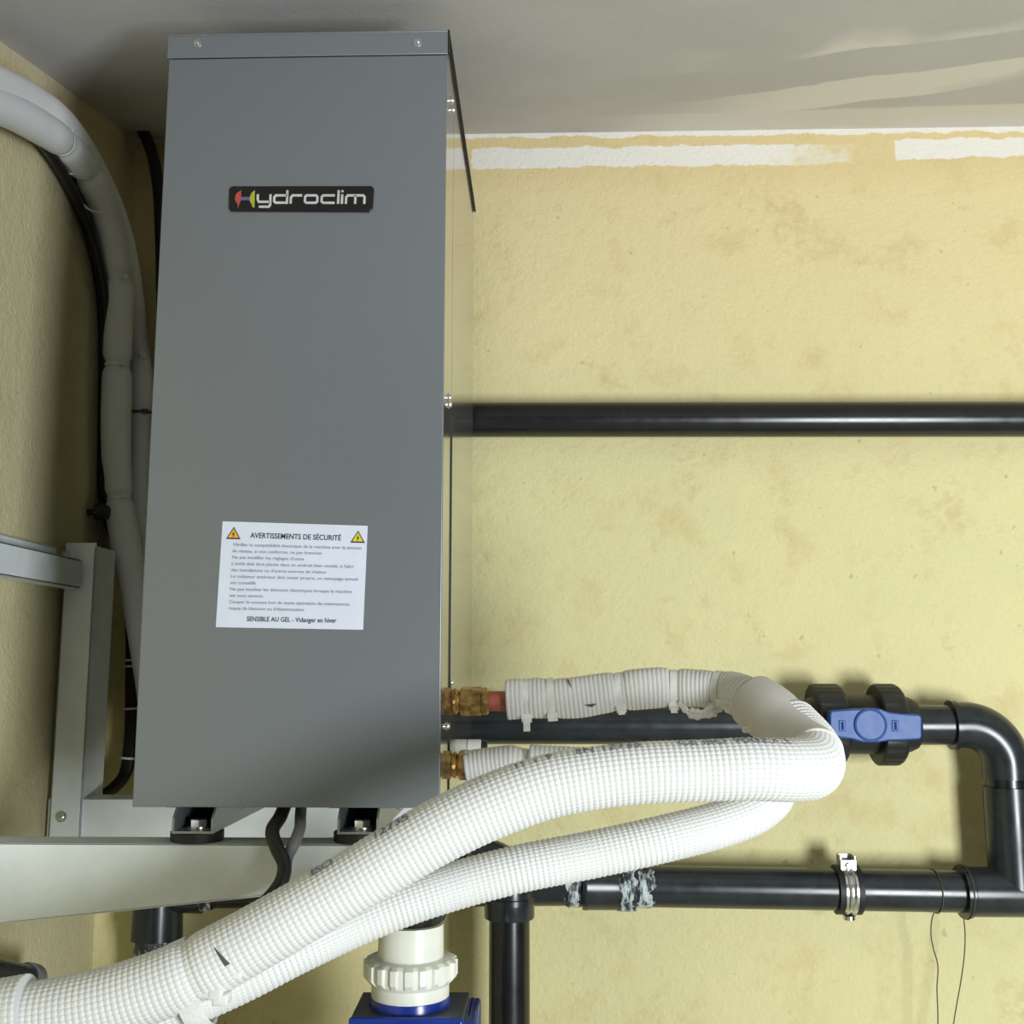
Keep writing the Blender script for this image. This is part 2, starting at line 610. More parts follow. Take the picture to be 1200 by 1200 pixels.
obj('corner_strip', MB().box(XRt - th, XRt, YF + th, YS - 0.0012, ZB, ZT - 0.004), 'mirror_sheet_metal', hp, label='narrow polished strip beside the right side panel')
obj('side_panel', MB().box(XRt - th, XRt, YS + 0.0012, YR, ZB, ZT - 0.004), 'mirror_sheet_metal', hp, label='polished right side panel that mirrors the wall')
obj('panel_seam', MB().box(XRt, XRt + 0.0012, YS - 0.001, YS + 0.001, ZB + 0.004, P(527, 480, X=XRt).z), 'dark_rubber', hp, label='thin dark seam between the polished panels')
obj('rear_panel', MB().box(XL + th, XRt - th, YR - th, YR, ZB, ZT - 0.004), 'grey_sheet_metal', hp)
obj('base_tray', MB().box(XL + th, XRt - th, YF + th, YR - th, ZB, ZB + 0.002), 'grey_sheet_metal', hp)
mb = MB()
mb.box(XL - 0.0012, XRt + 0.001, YF - 0.0015, YR + 0.001, ZT - 0.002, ZT)
mb.box(XL - 0.0012, XRt + 0.001, YF - 0.0015, YF, ZLIP, ZT - 0.002)
lid = obj('lid', mb, 'grey_lid_metal', hp, 0.0006, 'folded grey lid with two screws in its front lip')
obj('edge_seal', MB().box(XRt + 0.001, XRt + 0.0026, YF - 0.0010, YR, ZT - 0.0035, ZT + 0.0002)
    .box(XRt + 0.001, XRt + 0.0022, YF - 0.0015, YF + 0.0012, ZLIP, ZT), 'dark_rubber', hp, label='thin black seal along the lid edge')


def screw(parent, c, axis, r=0.0034):
    """pan head screw with a washer"""
    m = MB()
    m.lathe([(0, r * 1.35), (r * 0.25, r * 1.35), (r * 0.3, r), (r * 0.8, r * 0.85), (r * 1.05, r * 0.45), (r * 1.1, 0.0002)], c, axis, 16)
    return obj('screw', m, 'zinc', parent)


for px, py in ((231, 50.5), (489, 49.5)):
    screw(lid, P(px, py, Y=YF - 0.0015), (0, -1, 0))
for px, py in ((528.5, 118), (529.5, 129), (525.5, 466), (525.8, 474), (523.2, 851), (528, 800)):
    q = P(px, py, X=XRt)
    screw(hp, q, (1, 0, 0), 0.0032)
for px in (282, 468):
    q = P(px, 949, Y=YF + 0.012)
    screw(hp, (q.x, YF + 0.012, ZB), (0, 0, -1), 0.003)

# --- badge
def quad_map(c4, y):
    tl, tr, br, bl = [P(*c, Y=y) for c in c4]
    def f(u, v):
        return tl * (1 - u) * (1 - v) + tr * u * (1 - v) + br * u * v + bl * (1 - u) * v
    return f


def slab(f, poly, y0, y1):
    """polygon in (u,v) of a mapped quad as a thin raised piece"""
    m = MB()
    pts = [f(u, v) for u, v in poly]
    n = len(pts)
    vs = [Vector((p.x, y0, p.z)) for p in pts] + [Vector((p.x, y1, p.z)) for p in pts]
    m.add(vs, [tuple(range(n)), tuple(range(2 * n - 1, n - 1, -1))] + [(i, n + i, n + (i + 1) % n, (i + 1) % n) for i in range(n)])
    return m


bq = quad_map(((269.7, 219.3), (438.6, 219.0), (437.0, 249.2), (268.8, 248.4)), YF)
rc = 0.10
pl = [(0.02, 0), (0.985, 0), (1, rc), (1, 0.86), (0.975, 1), (0.015, 1), (0, 0.9), (0, rc)]
badge = obj('badge', slab(bq, pl, YF, YF - 0.0022), 'badge_black', hp, 0.0004, 'black badge with silver lettering')
BZ0, BZ1 = 60.0, 1130.0                                  # measured on an enlargement of the badge
BV0, BV1 = 122.0, 308.0


def bl_(x, y):
    return ((x - BZ0) / (BZ1 - BZ0), (y - BV0) / (BV1 - BV0))


def stroke(polys, wd=17):
    m = MB()
    for poly in polys:
        closed = poly[0] == poly[-1]
        pts = [Vector((a, b)) for a, b in (poly[:-1] if closed else poly)]
        n = len(pts)
        L, Rr = [], []
        for i in range(n):
            d0 = (pts[i] - pts[i - 1]).normalized() if (closed or i > 0) else None
            d1 = (pts[(i + 1) % n] - pts[i]).normalized() if (closed or i < n - 1) else None
            d0 = d0 or d1; d1 = d1 or d0
            n0, n1 = Vector((-d0.y, d0.x)), Vector((-d1.y, d1.x))
            mt = (n0 + n1).normalized()
            k = min(2.0, 1 / max(0.3, mt.dot(n0)))
            L.append(pts[i] + mt * wd / 2 * k); Rr.append(pts[i] - mt * wd / 2 * k)
        vs = []
        for yy in (YF - 0.0021, YF - 0.0027):
            for q in L + Rr:
                w3 = bq(*bl_(q.x, q.y))
                vs.append((w3.x, yy, w3.z))
        fs = []
        for i in range(n if closed else n - 1):
            j = (i + 1) % n
            fs += [(i, j, n + j, n + i), (2 * n + i, 2 * n + j, 3 * n + j, 3 * n + i),
                   (i, j, 2 * n + j, 2 * n + i), (n + i, n + j, 3 * n + j, 3 * n + i)]
        m.add(vs, fs)
    return m


T, B = 192, 246
letters = {
    'y': [[(274, 184), (274, 222), (282, 240), (366, 240)], [(368, 184), (368, 262), (358, 276), (284, 276)]],
    'd': [[(492, 154), (492, B), (408, B), (397, 236), (397, 204), (408, T), (492, T)]],
    'r': [[(520, 254), (520, 208), (532, T), (604, T)]],
    'o': [[(636, T), (706, T), (717, 203), (717, 236), (706, B), (636, B), (625, 236), (625, 203), (636, T)]],
    'c': [[(846, T), (760, T), (749, 203), (749, 236), (760, B), (846, B)]],
    'l': [[(872, 154), (872, 254)]],
    'i': [[(900, 184), (900, 254)], [(900, 154), (900, 170)]],
    'm': [[(930, 254), (930, 204), (942, T), (1056, T), (1066, 204), (1066, 254)], [(998, T), (998, 254)]],
}
for ch, polys in letters.items():
    obj('letter', stroke(polys), 'badge_silver', badge)


def arc(cx, cy, rx, ry, a0, a1, n=10):
    return [(cx + rx * math.cos(R(a0 + (a1 - a0) * i / n)), cy + ry * math.sin(R(a0 + (a1 - a0) * i / n))) for i in range(n + 1)]


red = [(148, 152)] + arc(146, 212, 42, 50, 255, 120) + [(128, 288), (148, 228), (150, 210)]
lime = [(250, 154), (252, 282), (238, 282), (226, 250), (214, 232), (214, 204), (228, 172)]
obj('emblem', slab(bq, [bl_(*q) for q in red], YF - 0.0021, YF - 0.0027), 'badge_red', badge, label='red arc of the emblem')
obj('emblem', slab(bq, [bl_(*q) for q in ((148, 204), (216, 204), (216, 228), (148, 228))], YF - 0.0021, YF - 0.0026), 'badge_blue', badge, label='blue bar of the emblem')
obj('emblem', slab(bq, [bl_(*q) for q in lime], YF - 0.0021, YF - 0.0027), 'badge_lime', badge, label='lime arc of the emblem')

# --- safety label
lq = quad_map(((261.0, 611.0), (431.0, 616.3), (425.5, 738.0), (253.0, 735.0)), YF)
lab = obj('warning_label', slab(lq, [(0, 0), (1, 0), (1, 1), (0, 1)], YF, YF - 0.0005), 'label_paper', hp, label='white safety label in French with two hazard triangles')


def label_line(txt, u0, u1, v, hcap, mat, bold, name='text_line'):
    v_, f_ = text_mesh(txt, bold)
    x0, x1 = min(p.x for p in v_), max(p.x for p in v_)
    m = MB()
    pts = []
    for p in v_:
        u = u0 + (p.x - x0) / (x1 - x0) * (u1 - u0)
        q = lq(u, v - p.y / 0.70 * hcap)
        pts.append((q.x, YF - 0.0008, q.z))
    m.add(pts, f_)
    obj(name, m, mat, lab)


label_line('AVERTISSEMENTS DE SÉCURITÉ', 0.198, 0.822, 0.150, 0.050, 'label_ink', 0.016)
body = [('Vérifier la compatibilité électrique de la machine avec la tension', 0.965), ('du réseau, si non conforme, ne pas brancher', 0.700),
        ("Ne pas modifier les réglages d'usine", 0.575), ("L'unité doit être placée dans un endroit bien ventilé, à l'abri", 0.915),
        ("des inondations ou d'autres sources de chaleur.", 0.740), ('Le radiateur extérieur doit rester propre, un nettoyage annuel', 0.950),
        ('est conseillé', 0.255), ('Ne pas toucher les éléments électriques lorsque la machine', 0.915),
        ('est sous tension.', 0.315), ('Couper le courant lors de toute opération de maintenance,', 0.905), ("risque de blessure ou d'électrocution.", 0.600)]
for i, (tx, u1) in enumerate(body):
    label_line(tx, 0.082, u1, 0.232 + 0.0602 * i, 0.030, 'label_ink_grey', 0.008)
label_line('SENSIBLE AU GEL - Vidanger en hiver', 0.208, 0.818, 0.938, 0.044, 'label_ink', 0.016)
for (cu_, cv, fill) in ((0.082, 0.115, 'hazard_amber'), (0.937, 0.116, 'hazard_yellow')):
    def tri(s, y0, y1):
        return slab(lq, [(cu_, cv - 0.066 * s), (cu_ + 0.050 * s, cv + 0.052 * s), (cu_ - 0.050 * s, cv + 0.052 * s)], y0, y1)
    obj('hazard_triangle', tri(1.0, YF - 0.0004, YF - 0.0008), 'label_ink', lab)
    obj('hazard_triangle', tri(0.74, YF - 0.0004, YF - 0.0010), fill, lab)
    bolt_ = [(0.004, -0.034), (-0.010, 0.006), (-0.001, 0.004), (-0.004, 0.034), (0.010, -0.006), (0.002, -0.004)]
    obj('hazard_bolt', slab(lq, [(cu_ + a, cv + 0.006 + b) for a, b in bolt_], YF - 0.0004, YF - 0.0012), 'label_ink', lab)

# --- foot channels, mounts
A_Y0, A_Y1 = 0.985, 1.022                                     # near arm of the bracket
Z_ARM = P(230, 988.5, Y=A_Y0).z
Z_CH = P(230, 977, Y=0.978).z


def foot(pxl, pxr, pxm):
    xl, xr = P(pxl, 977, Y=0.978).x, P(pxr, 977, Y=0.978).x
    g = 0.002
    m = MB()
    y0, y1 = 0.978, YR
    m.box(xl, xr, y0, y1, Z_CH, Z_CH + g)
    side = [(y0, Z_CH + g), (y0, Z_CH + 0.013), (y0 + 0.010, ZB), (y1, ZB), (y1, Z_CH + g)]
    m.prism(side, xl, xl + g, 'X')
    m.prism(side, xr - g, xr, 'X')
    m.box(xl - 0.010, xl + g, y0 + 0.012, y1, ZB - g, ZB)
    m.box(xr - g, xr + 0.010, y0 + 0.012, y1, ZB - g, ZB)
    ch = obj('foot_channel', m, 'steel_channel', hp, label='open steel channel under the cabinet')
    xm = P(pxm, 970, Y=1.0).x
    hx = MB().lathe([(0, 0.0105), (0.0018, 0.0105)], (xm, 1.000, Z_CH + g), (0, 0, 1), 24)
    hx.lathe([(0.0018, 0.0078), (0.0075, 0.0078), (0.0085, 0.0068)], (xm, 1.000, Z_CH + g), (0, 0, 1), 6)
    obj('hex_bolt', hx, 'zinc', ch)
    xc = xm - 0.002
    for yc in (1.003, 1.332):
        rb = MB().lathe([(0, 0.0225), (0.001, 0.0238), (Z_CH - Z_ARM - 0.001, 0.0238), (Z_CH - Z_ARM, 0.0225)], (xc, yc, Z_ARM), (0, 0, 1), 32)
        obj('rubber_mount', rb, 'dark_rubber', hp)


foot(201, 249.5, 233)
foot(395, 443.5, 424)

# --- brass connections on the right side
ZH, ZLo = P(526, 821, X=XRt).z, P(525, 895, X=XRt).z
YH = 1.045


def fitting(z, nut0, nut1, y=YH):
    c = Vector((XRt, y, z))
    m = MB()
    m.lathe([(0, 0.013), (0.004, 0.0135), (0.0045, 0.011), (0.006, 0.011)], c, (1, 0, 0), 6, phase=0.3)
    m.lathe([(0.006, 0.0120), (0.0085, 0.0125), (0.010, 0.0105), (nut0, 0.0095)], c, (1, 0, 0), 24)
    b = obj('brass_body', m, 'brass', hp)
    n = MB().lathe([(nut0, 0.0125), (nut0 + 0.002, 0.0145), (nut1 - 0.008, 0.0145), (nut1 - 0.006, 0.0125)], c, (1, 0, 0), 6, phase=0.2)
    n.lathe([(nut1 - 0.0065, 0.0130), (nut1 - 0.002, 0.0130), (nut1, 0.0115)], c, (1, 0, 0), 24)
    obj('flare_nut', n, 'brass', b)
    return c


c_hi = fitting(ZH, 0.0125, 0.040)
c_lo = fitting(ZLo, 0.0110, 0.028, 1.045)
# small white service port with a black cap, further back on the same side
q0 = P(546, 874, Y=1.33)
sp = MB().cyl((XRt, 1.33, q0.z), (P(564, 874, Y=1.33).x, 1.33, q0.z), 0.0078, 20, 0.001)
svc = obj('service_port', sp, 'white_plastic', hp, label='small white service port with a black cap')
obj('port_cap', MB().cyl((P(564, 874, Y=1.33).x, 1.33, q0.z), (P(571, 874, Y=1.33).x, 1.33, q0.z), 0.0072, 20, 0.001), 'dark_rubber', svc)

# ------------------------------------------------------------------ white wall bracket
br = thing('wall_bracket', 'white steel wall bracket carrying the grey cabinet from the left wall', 'bracket', (X_WALL + 0.02, 1.2, Z_ARM))
XT = XRt + 0.012


def post(y0, y1, pxr):
    xl, xr = X_WALL + 0.0005, pxr
    zb, zt = Z_ARM - 0.062, P(90, 636, Y=1.31).z
    m = MB()
    m.box(X_WALL + 0.009, xr, y0, y0 + 0.003, zb, zt)                 # front flange
    m.box(xr - 0.003, xr, y0, y1, zb, zt - 0.004)                     # web, facing the cabinet
    m.box(X_WALL + 0.0005, xr, y1 - 0.003, y1, zb, zt - 0.008)        # rear flange against the wall
    m.box(X_WALL + 0.009, X_WALL + 0.012, y0, y1, zb, zt - 0.008)
    o = obj('upright', m, 'white_powder_coat', br, 0.0012)
    return o, zb, zt


xr_ = P(105, 781, Y=1.31).x
up1, zb_, zt_ = post(1.31, 1.372, xr_)
up2 = again(up1, (0, -0.345, 0))
xs0 = P(72, 957, Y=1.31)
screw(up1, (xs0.x, 1.31, xs0.z), (0, -1, 0), 0.005)


def arm(y0, y1):
    m = MB()
    za, zb2 = P(0, 1083, Y=A_Y0).z, P(300, 1051.5, Y=A_Y0).z
    xa, xb2 = P(0, 1083, Y=A_Y0).x, P(300, 1051.5, Y=A_Y0).x
    def zbot(x):
        return za + (zb2 - za) * (x - xa) / (xb2 - xa)
    x0 = X_WALL + 0.005
    poly = [(x0, zbot(x0)), (XT, zbot(XT)), (XT, Z_ARM), (x0, Z_ARM)]
    m.prism(poly, y0, y0 + 0.0025)
    m.box(x0, XT, y0, y1, Z_ARM - 0.0025, Z_ARM)
    m.prism([(x0, zbot(x0) - 0.0001), (XT, zbot(XT) - 0.0001), (XT, zbot(XT) + 0.0024), (x0, zbot(x0) + 0.0024)], y0, y0 + 0.012)
    return obj('arm', m, 'white_powder_coat', br, 0.0010)


arm1 = arm(A_Y0, A_Y1)
arm2 = again(arm1, (0, 1.314 - A_Y0, 0))
XF = P(95, 670, Y=1.306).x
za, zb3 = P(95, 656, X=XF).z, P(95, 690, X=XF).z
yE = P(95, 670, X=XF).y
m = MB().box(XF - 0.003, XF, 0.93, yE, zb3, za)
m.box(XF - 0.022, XF, 0.90, yE, zb3, zb3 + 0.003)
m.box(XF - 0.022, XF, 0.90, yE, za - 0.003, za)
rail = obj('rail', m, 'rail_grey_coat', br, 0.001, 'horizontal rail joining the two uprights')
m = MB().box(X_WALL + 0.0005, XF - 0.022, 0.90, yE - 0.02, zb3 + 0.006, za + 0.013)
obj('rail_back', m, 'rail_grey_coat', br, 0.002)
q = P(78, 641, X=XF - 0.012)
hx = MB().lathe([(0, 0.007), (0.002, 0.007)], (q.x, q.y, za), (0, 0, 1), 20)
hx.lathe([(0.002, 0.0055), (0.008, 0.0055), (0.009, 0.0045)], (q.x, q.y, za), (0, 0, 1), 6)
obj('hex_bolt', hx, 'zinc', rail)


# ------------------------------------------------------------------ insulated hoses
def tie(parent, path, s, r, ang_dir, mat='tie_white', wd=0.0045, tail=0.018, head=True):
    """cable tie: band round the hose, lock block and cut tail"""
    c, tg = path.at(s)
    d = Vector(ang_dir)
    d = (d - tg * d.dot(tg)).normalized()
    e = tg.cross(d)
    m = MB()
    m.lathe([(-wd / 2, r - 0.0005), (-wd / 2, r + 0.0010), (wd / 2, r + 0.0010), (wd / 2, r - 0.0005)], c, tg, 28)
    if head:
        def bx(o_, a, b_, c_):
            vs = [o_ + tg * (sx * a) + e * (sy * b_) + d * (c_ * sz) for sz in (0, 1) for sy in (-1, 1) for sx in (-1, 1)]
            m.add(vs, [(0, 2, 3, 1), (4, 5, 7, 6), (0, 1, 5, 4), (2, 6, 7, 3), (0, 4, 6, 2), (1, 3, 7, 5)])
        bx(c + d * (r + 0.0005), wd * 0.75, 0.004, 0.005)
        bx(c + d * (r + 0.004), wd * 0.5, 0.0008, tail)
    return obj('cable_tie', m, mat, parent)


def wrap_text(parent, path, s_mid, r, face, txt, size, mat='label_ink_grey'):
    """lettering printed round the sleeve; text runs against the path direction"""
    v_, f_ = text_mesh(txt, 0.01)
    x0, x1 = min(p.x for p in v_), max(p.x for p in v_)
    m = MB()
    pts = []
    for p in v_:
        s = s_mid - (p.x - (x0 + x1) / 2) * size
        c, tg = path.at(min(max(s, 0), path.L))
        d = Vector(face)
        d = (d - tg * d.dot(tg)).normalized()
        e = d.cross(-tg)                                   # "up" of the lettering round the hose
        a = (p.y - 0.35) * size / r
        pts.append(c + (d * math.cos(a) + e * math.sin(a)) * (r + 0.0009))
    m.add(pts, f_)
    return obj('printing', m, mat, parent)


# slits where the sleeve has torn
def slit(parent, path, s, r, face, ln, wd):
    c, tg = path.at(s)
    d = Vector(face)
    d = (d - tg * d.dot(tg)).normalized()
    e = tg.cross(d)
    vs, n = [], 8
    for i in range(n + 1):
        f = i / n
        h = wd * (1 - f) ** 0.8
        for sg in (-1, 1):
            a = (f - 0.5) * ln / r
            vs.append(c + (d * math.cos(a) + e * math.sin(a)) * (r + 0.0011) + tg * (sg * h / 2 + f * ln * 0.25))
    m = MB().add(vs, [(2 * i, 2 * i + 1, 2 * i + 3, 2 * i + 2) for i in range(n)])
    return obj('tear', m, 'tear_dark', parent)



def rings(base, pitch, amp):
    def f(s, th):
        return base + amp * abs(math.sin(math.pi * s / pitch))
    return f


def P3(a):
    return [P(x, y, Y=d) for x, y, d in a]


# --- upper insulated pipe: copper tube, taped foam, the loop, then the long white run to the lower left
up_c = c_hi + Vector((0.040, 0, 0))
upper = thing('insulated_pipe', 'thick white insulated pipe looping from the upper brass nut, running in front of the other', 'pipe', tuple(up_c))
obj('copper_tube', MB().cyl(c_hi + Vector((0.034, 0, 0)), c_hi + Vector((0.085, 0, 0)), 0.0095, 24), 'copper', upper, label='bare red copper tube')
x600 = P(596, 820, Y=YH)
pa = Path(P3([(594, 820, 1.045), (650, 817, 1.043), (700, 812, 1.041), (750, 807, 1.038), (800, 806, 1.034), (848, 808, 1.022), (872, 816, 1.005), (893, 831, 0.985), (912, 845, 0.965)]), 0.0011)
marks = [pa.near_px(x, y) for x, y in ((617, 820), (646, 817), (726, 810), (790, 806), (842, 807))]


sag = pa.near_px(684, 815)


def taped(s, th):
    r = 0.0180 + 0.0005 * abs(math.sin(math.pi * s / 0.0042))
    for k, mk in enumerate(marks):
        r -= (0.0010, 0.0014, 0.0026, 0.0034, 0.0032)[k] * math.exp(-((s - mk) / 0.0055) ** 2)
    low = max(0.0, -math.cos(th))                       # the underside, where the foam has slipped and bags out
    r += 0.0045 * low * math.exp(-((s - sag) / 0.026) ** 2)
    return r + 0.0010 * math.sin(s * 55 + 0.6) + 0.0005 * math.sin(3 * th + s * 90)


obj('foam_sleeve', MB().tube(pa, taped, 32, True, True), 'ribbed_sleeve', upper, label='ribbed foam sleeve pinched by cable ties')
for k, mk in enumerate(marks):
    tie(upper, pa, mk, 0.0176 if k < 2 else 0.0160, (0.05, -0.55, -1), tail=(0.012, 0.003, 0.005, 0.006, 0.004)[k], wd=0.0062)
# torn strips of foam hanging from the sleeve
for cs, wd in (([(795, 823, 1.022), (806, 834, 1.018), (822, 837, 1.014), (842, 830, 1.008), (858, 822, 0.998)], 0.0050),
               ([(838, 822, 1.010), (862, 830, 0.990), (880, 842, 0.965), (893, 854, 0.955)], 0.0070),
               ([(870, 856, 0.962), (884, 853, 0.955), (896, 846, 0.952), (904, 838, 0.950)], 0.0042)):
    q = Path(P3(cs), 0.003)
    m = MB().tube(q, lambda s, th, L=q.L, wd=wd: max(0.0008, wd * (math.sin(math.pi * min(1, max(0.04, s / L))) ** 0.5) * (0.30 + 0.70 * abs(math.cos(th))) * (1 + 0.22 * math.sin(s * 900) + 0.2 * math.sin(s * 370 + 1))), 12)
    obj('torn_strip', m, 'foam_torn', upper)
slit(upper, pa, pa.near_px(668, 815), 0.0185, (0, -0.8, 0.6), 0.011, 0.0022)
slit(upper, pa, pa.near_px(690, 813), 0.0195, (0, -0.85, -0.52), 0.0032, 0.0120)
# the short jacket over the bend, and the long run
pb = Path(P3([(884, 822, 0.990), (905, 838, 0.968), (926, 858, 0.945), (945, 878, 0.920), (955, 888, 0.905)]), 0.002)
obj('jacket', MB().tube(pb, lambda s, th: 0.0250 + 0.0008 * math.sin(s * 70), 36, True, True), 'jacket_grey', upper, label='smooth grey white jacket over the bend')
pc = Path(P3([(925, 848, 0.955), (949, 876, 0.925), (951, 898, 0.888), (925, 902, 0.868), (880, 901, 0.860), (820, 903, 0.858), (760, 905, 0.856), (700, 911, 0.855), (640, 922, 0.853), (580, 943, 0.850),
              (520, 971, 0.846), (460, 1005, 0.842), (400, 1041, 0.838), (340, 1076, 0.834), (280, 1110, 0.830), (220, 1141, 0.826), (150, 1167, 0.822), (80, 1184, 0.818), (0, 1196, 0.815), (-90, 1206, 0.812)]), 0.00115)
S0 = pc.near_px(951, 893)
R_MAIN = 0.0236
s_tie = pc.near_px(228, 1138)


def r_main(s, th):
    g = 0.0007 * abs(math.sin(math.pi * s / 0.0046))
    r = R_MAIN + g + 0.0006 * math.sin(s * 23)
    r -= 0.0022 * math.exp(-((s - s_tie) / 0.006) ** 2)
    return r


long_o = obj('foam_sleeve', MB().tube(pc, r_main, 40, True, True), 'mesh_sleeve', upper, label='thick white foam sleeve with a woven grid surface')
for x, tx, sz in ((712, 'EN 12735', 0.0125), (838, 'CE ISO 9002', 0.0130), (630, '35 x 9', 0.012), (900, 'KE', 0.014), (575, '- EN', 0.012), (478, '12735', 0.0125), (402, 'ISO', 0.0125)):
    want = [i for i in range(len(pc.p)) if pc.s[i] > S0]
    i = min(want, key=lambda k: abs(pc.p[k].x / pc.p[k].y * F + 635 - x))
    wrap_text(long_o, pc, pc.s[i], R_MAIN, (0.0, -0.34, 0.94), tx, sz)
slit(long_o, pc, pc.near_px(275, 1122), R_MAIN, (0, -1, 0.15), 0.016, 0.0042)
slit(long_o, pc, pc.near_px(16, 1192), R_MAIN, (0, -1, 0.1), 0.010, 0.003)
# collar over the join on the left
ps = Path(P3([(34, 1187, 0.8135), (0, 1193, 0.812), (-90, 1203, 0.809)]), 0.00115)
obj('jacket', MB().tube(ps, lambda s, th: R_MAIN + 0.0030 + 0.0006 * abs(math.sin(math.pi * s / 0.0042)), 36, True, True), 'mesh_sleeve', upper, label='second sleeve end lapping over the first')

# --- lower insulated pipe
lower = thing('insulated_pipe', 'white insulated pipe from the lower brass nut, passing underneath the thicker looped one', 'pipe', tuple(c_lo + Vector((0.028, 0, 0))))
obj('copper_tube', MB().cyl(c_lo + Vector((0.024, 0, 0)), c_lo + Vector((0.04, 0, -0.001)), 0.0085, 20), 'copper', lower)
pe = Path(P3([(546, 900, 1.045), (575, 896, 1.044), (605, 893, 1.042), (640, 897, 1.04)]), 0.0011)
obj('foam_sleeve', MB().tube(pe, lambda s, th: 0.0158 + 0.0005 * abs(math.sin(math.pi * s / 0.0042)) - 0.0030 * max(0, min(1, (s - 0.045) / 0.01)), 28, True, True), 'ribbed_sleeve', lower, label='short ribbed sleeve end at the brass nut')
pd = Path(P3([(620, 896, 1.040), (700, 900, 1.038), (780, 903, 1.03), (850, 905, 1.01), (898, 915, 0.985), (905, 931, 0.955), (884, 950, 0.938), (850, 964, 0.928), (790, 980, 0.920), (700, 1000, 0.914), (600, 1020, 0.908), (510, 1045, 0.900), (440, 1070, 0.890),
              (350, 1111, 0.872), (285, 1144, 0.858), (230, 1168, 0.846), (160, 1190, 0.842), (80, 1208, 0.838), (0, 1222, 0.834), (-80, 1232, 0.83)]), 0.00115)
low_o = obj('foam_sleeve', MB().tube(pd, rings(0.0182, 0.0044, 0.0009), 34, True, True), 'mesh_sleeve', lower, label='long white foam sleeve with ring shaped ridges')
# tie and tape bundling the two at the lower left
bc = Path(P3([(236, 1148, 0.838), (222, 1154, 0.837), (214, 1158, 0.836)]), 0.002)
cB, tB = bc.at(bc.L / 2)
dB = Vector((0, -1, 0)); dB = (dB - tB * dB.dot(tB)).normalized(); eB = tB.cross(dB)
m = MB()
ring_pts = []
for i in range(40):
    a = 2 * math.pi * i / 40
    v2 = eB * math.cos(a) * 0.0335 + dB * math.sin(a) * 0.0275
    ring_pts.append(v2)
vs = []
for t_, k in ((-0.008, 0.985), (-0.005, 1.0), (0.005, 1.0), (0.008, 0.985)):
    vs += [cB + tB * t_ + v * k for v in ring_pts]
m.add(vs, [(k * 40 + i, k * 40 + (i + 1) % 40, (k + 1) * 40 + (i + 1) % 40, (k + 1) * 40 + i) for k in range(3) for i in range(40)], True)
band = obj('tape_band', m, 'tape_white', upper, label='white tape binding the two hoses')
for px, py in ((240, 1163), (252, 1165), (258, 1172)):
    q = P(px, py, Y=0.812)
    obj('tie_head', MB().box(q.x - 0.0055, q.x + 0.0055, q.y - 0.002, q.y + 0.012, q.z - 0.004, q.z + 0.004), 'tie_white', band, 0.0012)
q = P(277, 1140, Y=0.812)
obj('tie_head', MB().box(q.x - 0.004, q.x + 0.004, q.y - 0.002, q.y + 0.012, q.z - 0.004, q.z + 0.004), 'tie_white', band, 0.0012)
m = MB(); q = P(492, 1019, Y=0.86)
obj('tie_head', MB().box(q.x - 0.006, q.x + 0.006, q.y, q.y + 0.02, q.z - 0.004, q.z + 0.003), 'tie_white', band, 0.001)

# --- two insulated hoses on the left wall
XW = X_WALL + 0.030


def PX(a, x):
    return [P(px, py, X=x) for px, py in a]


hA = Path(PX([(-70, 112), (0, 126), (40, 145), (74, 168), (102, 202), (122, 245), (134, 295), (139, 345), (138, 400), (137, 450), (136, 510)], XW) + [P(139, 580, Y=1.412), P(148, 640, Y=1.404), P(161, 705, Y=1.402), P(172, 770, Y=1.402), P(182, 850, Y=1.41), P(186, 940, Y=1.41)], 0.003)
h1 = thing('insulated_hose', 'white insulated hose curving down the left wall in front of its twin', 'hose', tuple(hA.p[0]))
tm = [hA.near_px(x, y) for x, y in ((84, 158), (118, 195), (141, 323), (136, 428), (138, 585))]


def rA(s, th):
    r = 0.0192
    for mk in tm:
        r -= 0.0042 * math.exp(-((s - mk) / 0.008) ** 2)
    return r + 0.0004 * math.sin(40 * s)


obj('foam_sleeve', MB().tube(hA, rA, 28, True, True), 'smooth_sleeve', h1)
for mk in tm:
    tie(h1, hA, mk, 0.0155, (0.4, -0.6, 0.6), wd=0.004, tail=0.004, mat='tape_white')
hB = Path(PX([(-70, 78), (0, 98), (38, 117), (70, 143), (98, 180), (120, 222), (136, 265), (147, 310), (153, 345), (159, 395)], XW - 0.003) + [P(164, 450, Y=1.440), P(164, 520, Y=1.445), P(162, 580, Y=1.448), P(166, 650, Y=1.446), P(180, 730, Y=1.445), P(192, 800, Y=1.445), P(196, 940, Y=1.445)], 0.003)
h2 = thing('insulated_hose', 'white insulated hose curving down the left wall behind its twin, above it at the top', 'hose', tuple(hB.p[0]))
obj('foam_sleeve', MB().tube(hB, lambda s, th: 0.0178 + 0.0008 * math.sin(30 * s), 28, True, True), 'smooth_sleeve', h2)
tie(h2, hB, hB.near_px(160, 484), 0.0180, (0.4, -0.6, 0.6), wd=0.004, tail=0.003, mat='tear_dark')
tie(h2, hB, hB.near_px(158, 428), 0.0180, (0.4, -0.6, 0.6), wd=0.004, tail=0.003, mat='tape_white')

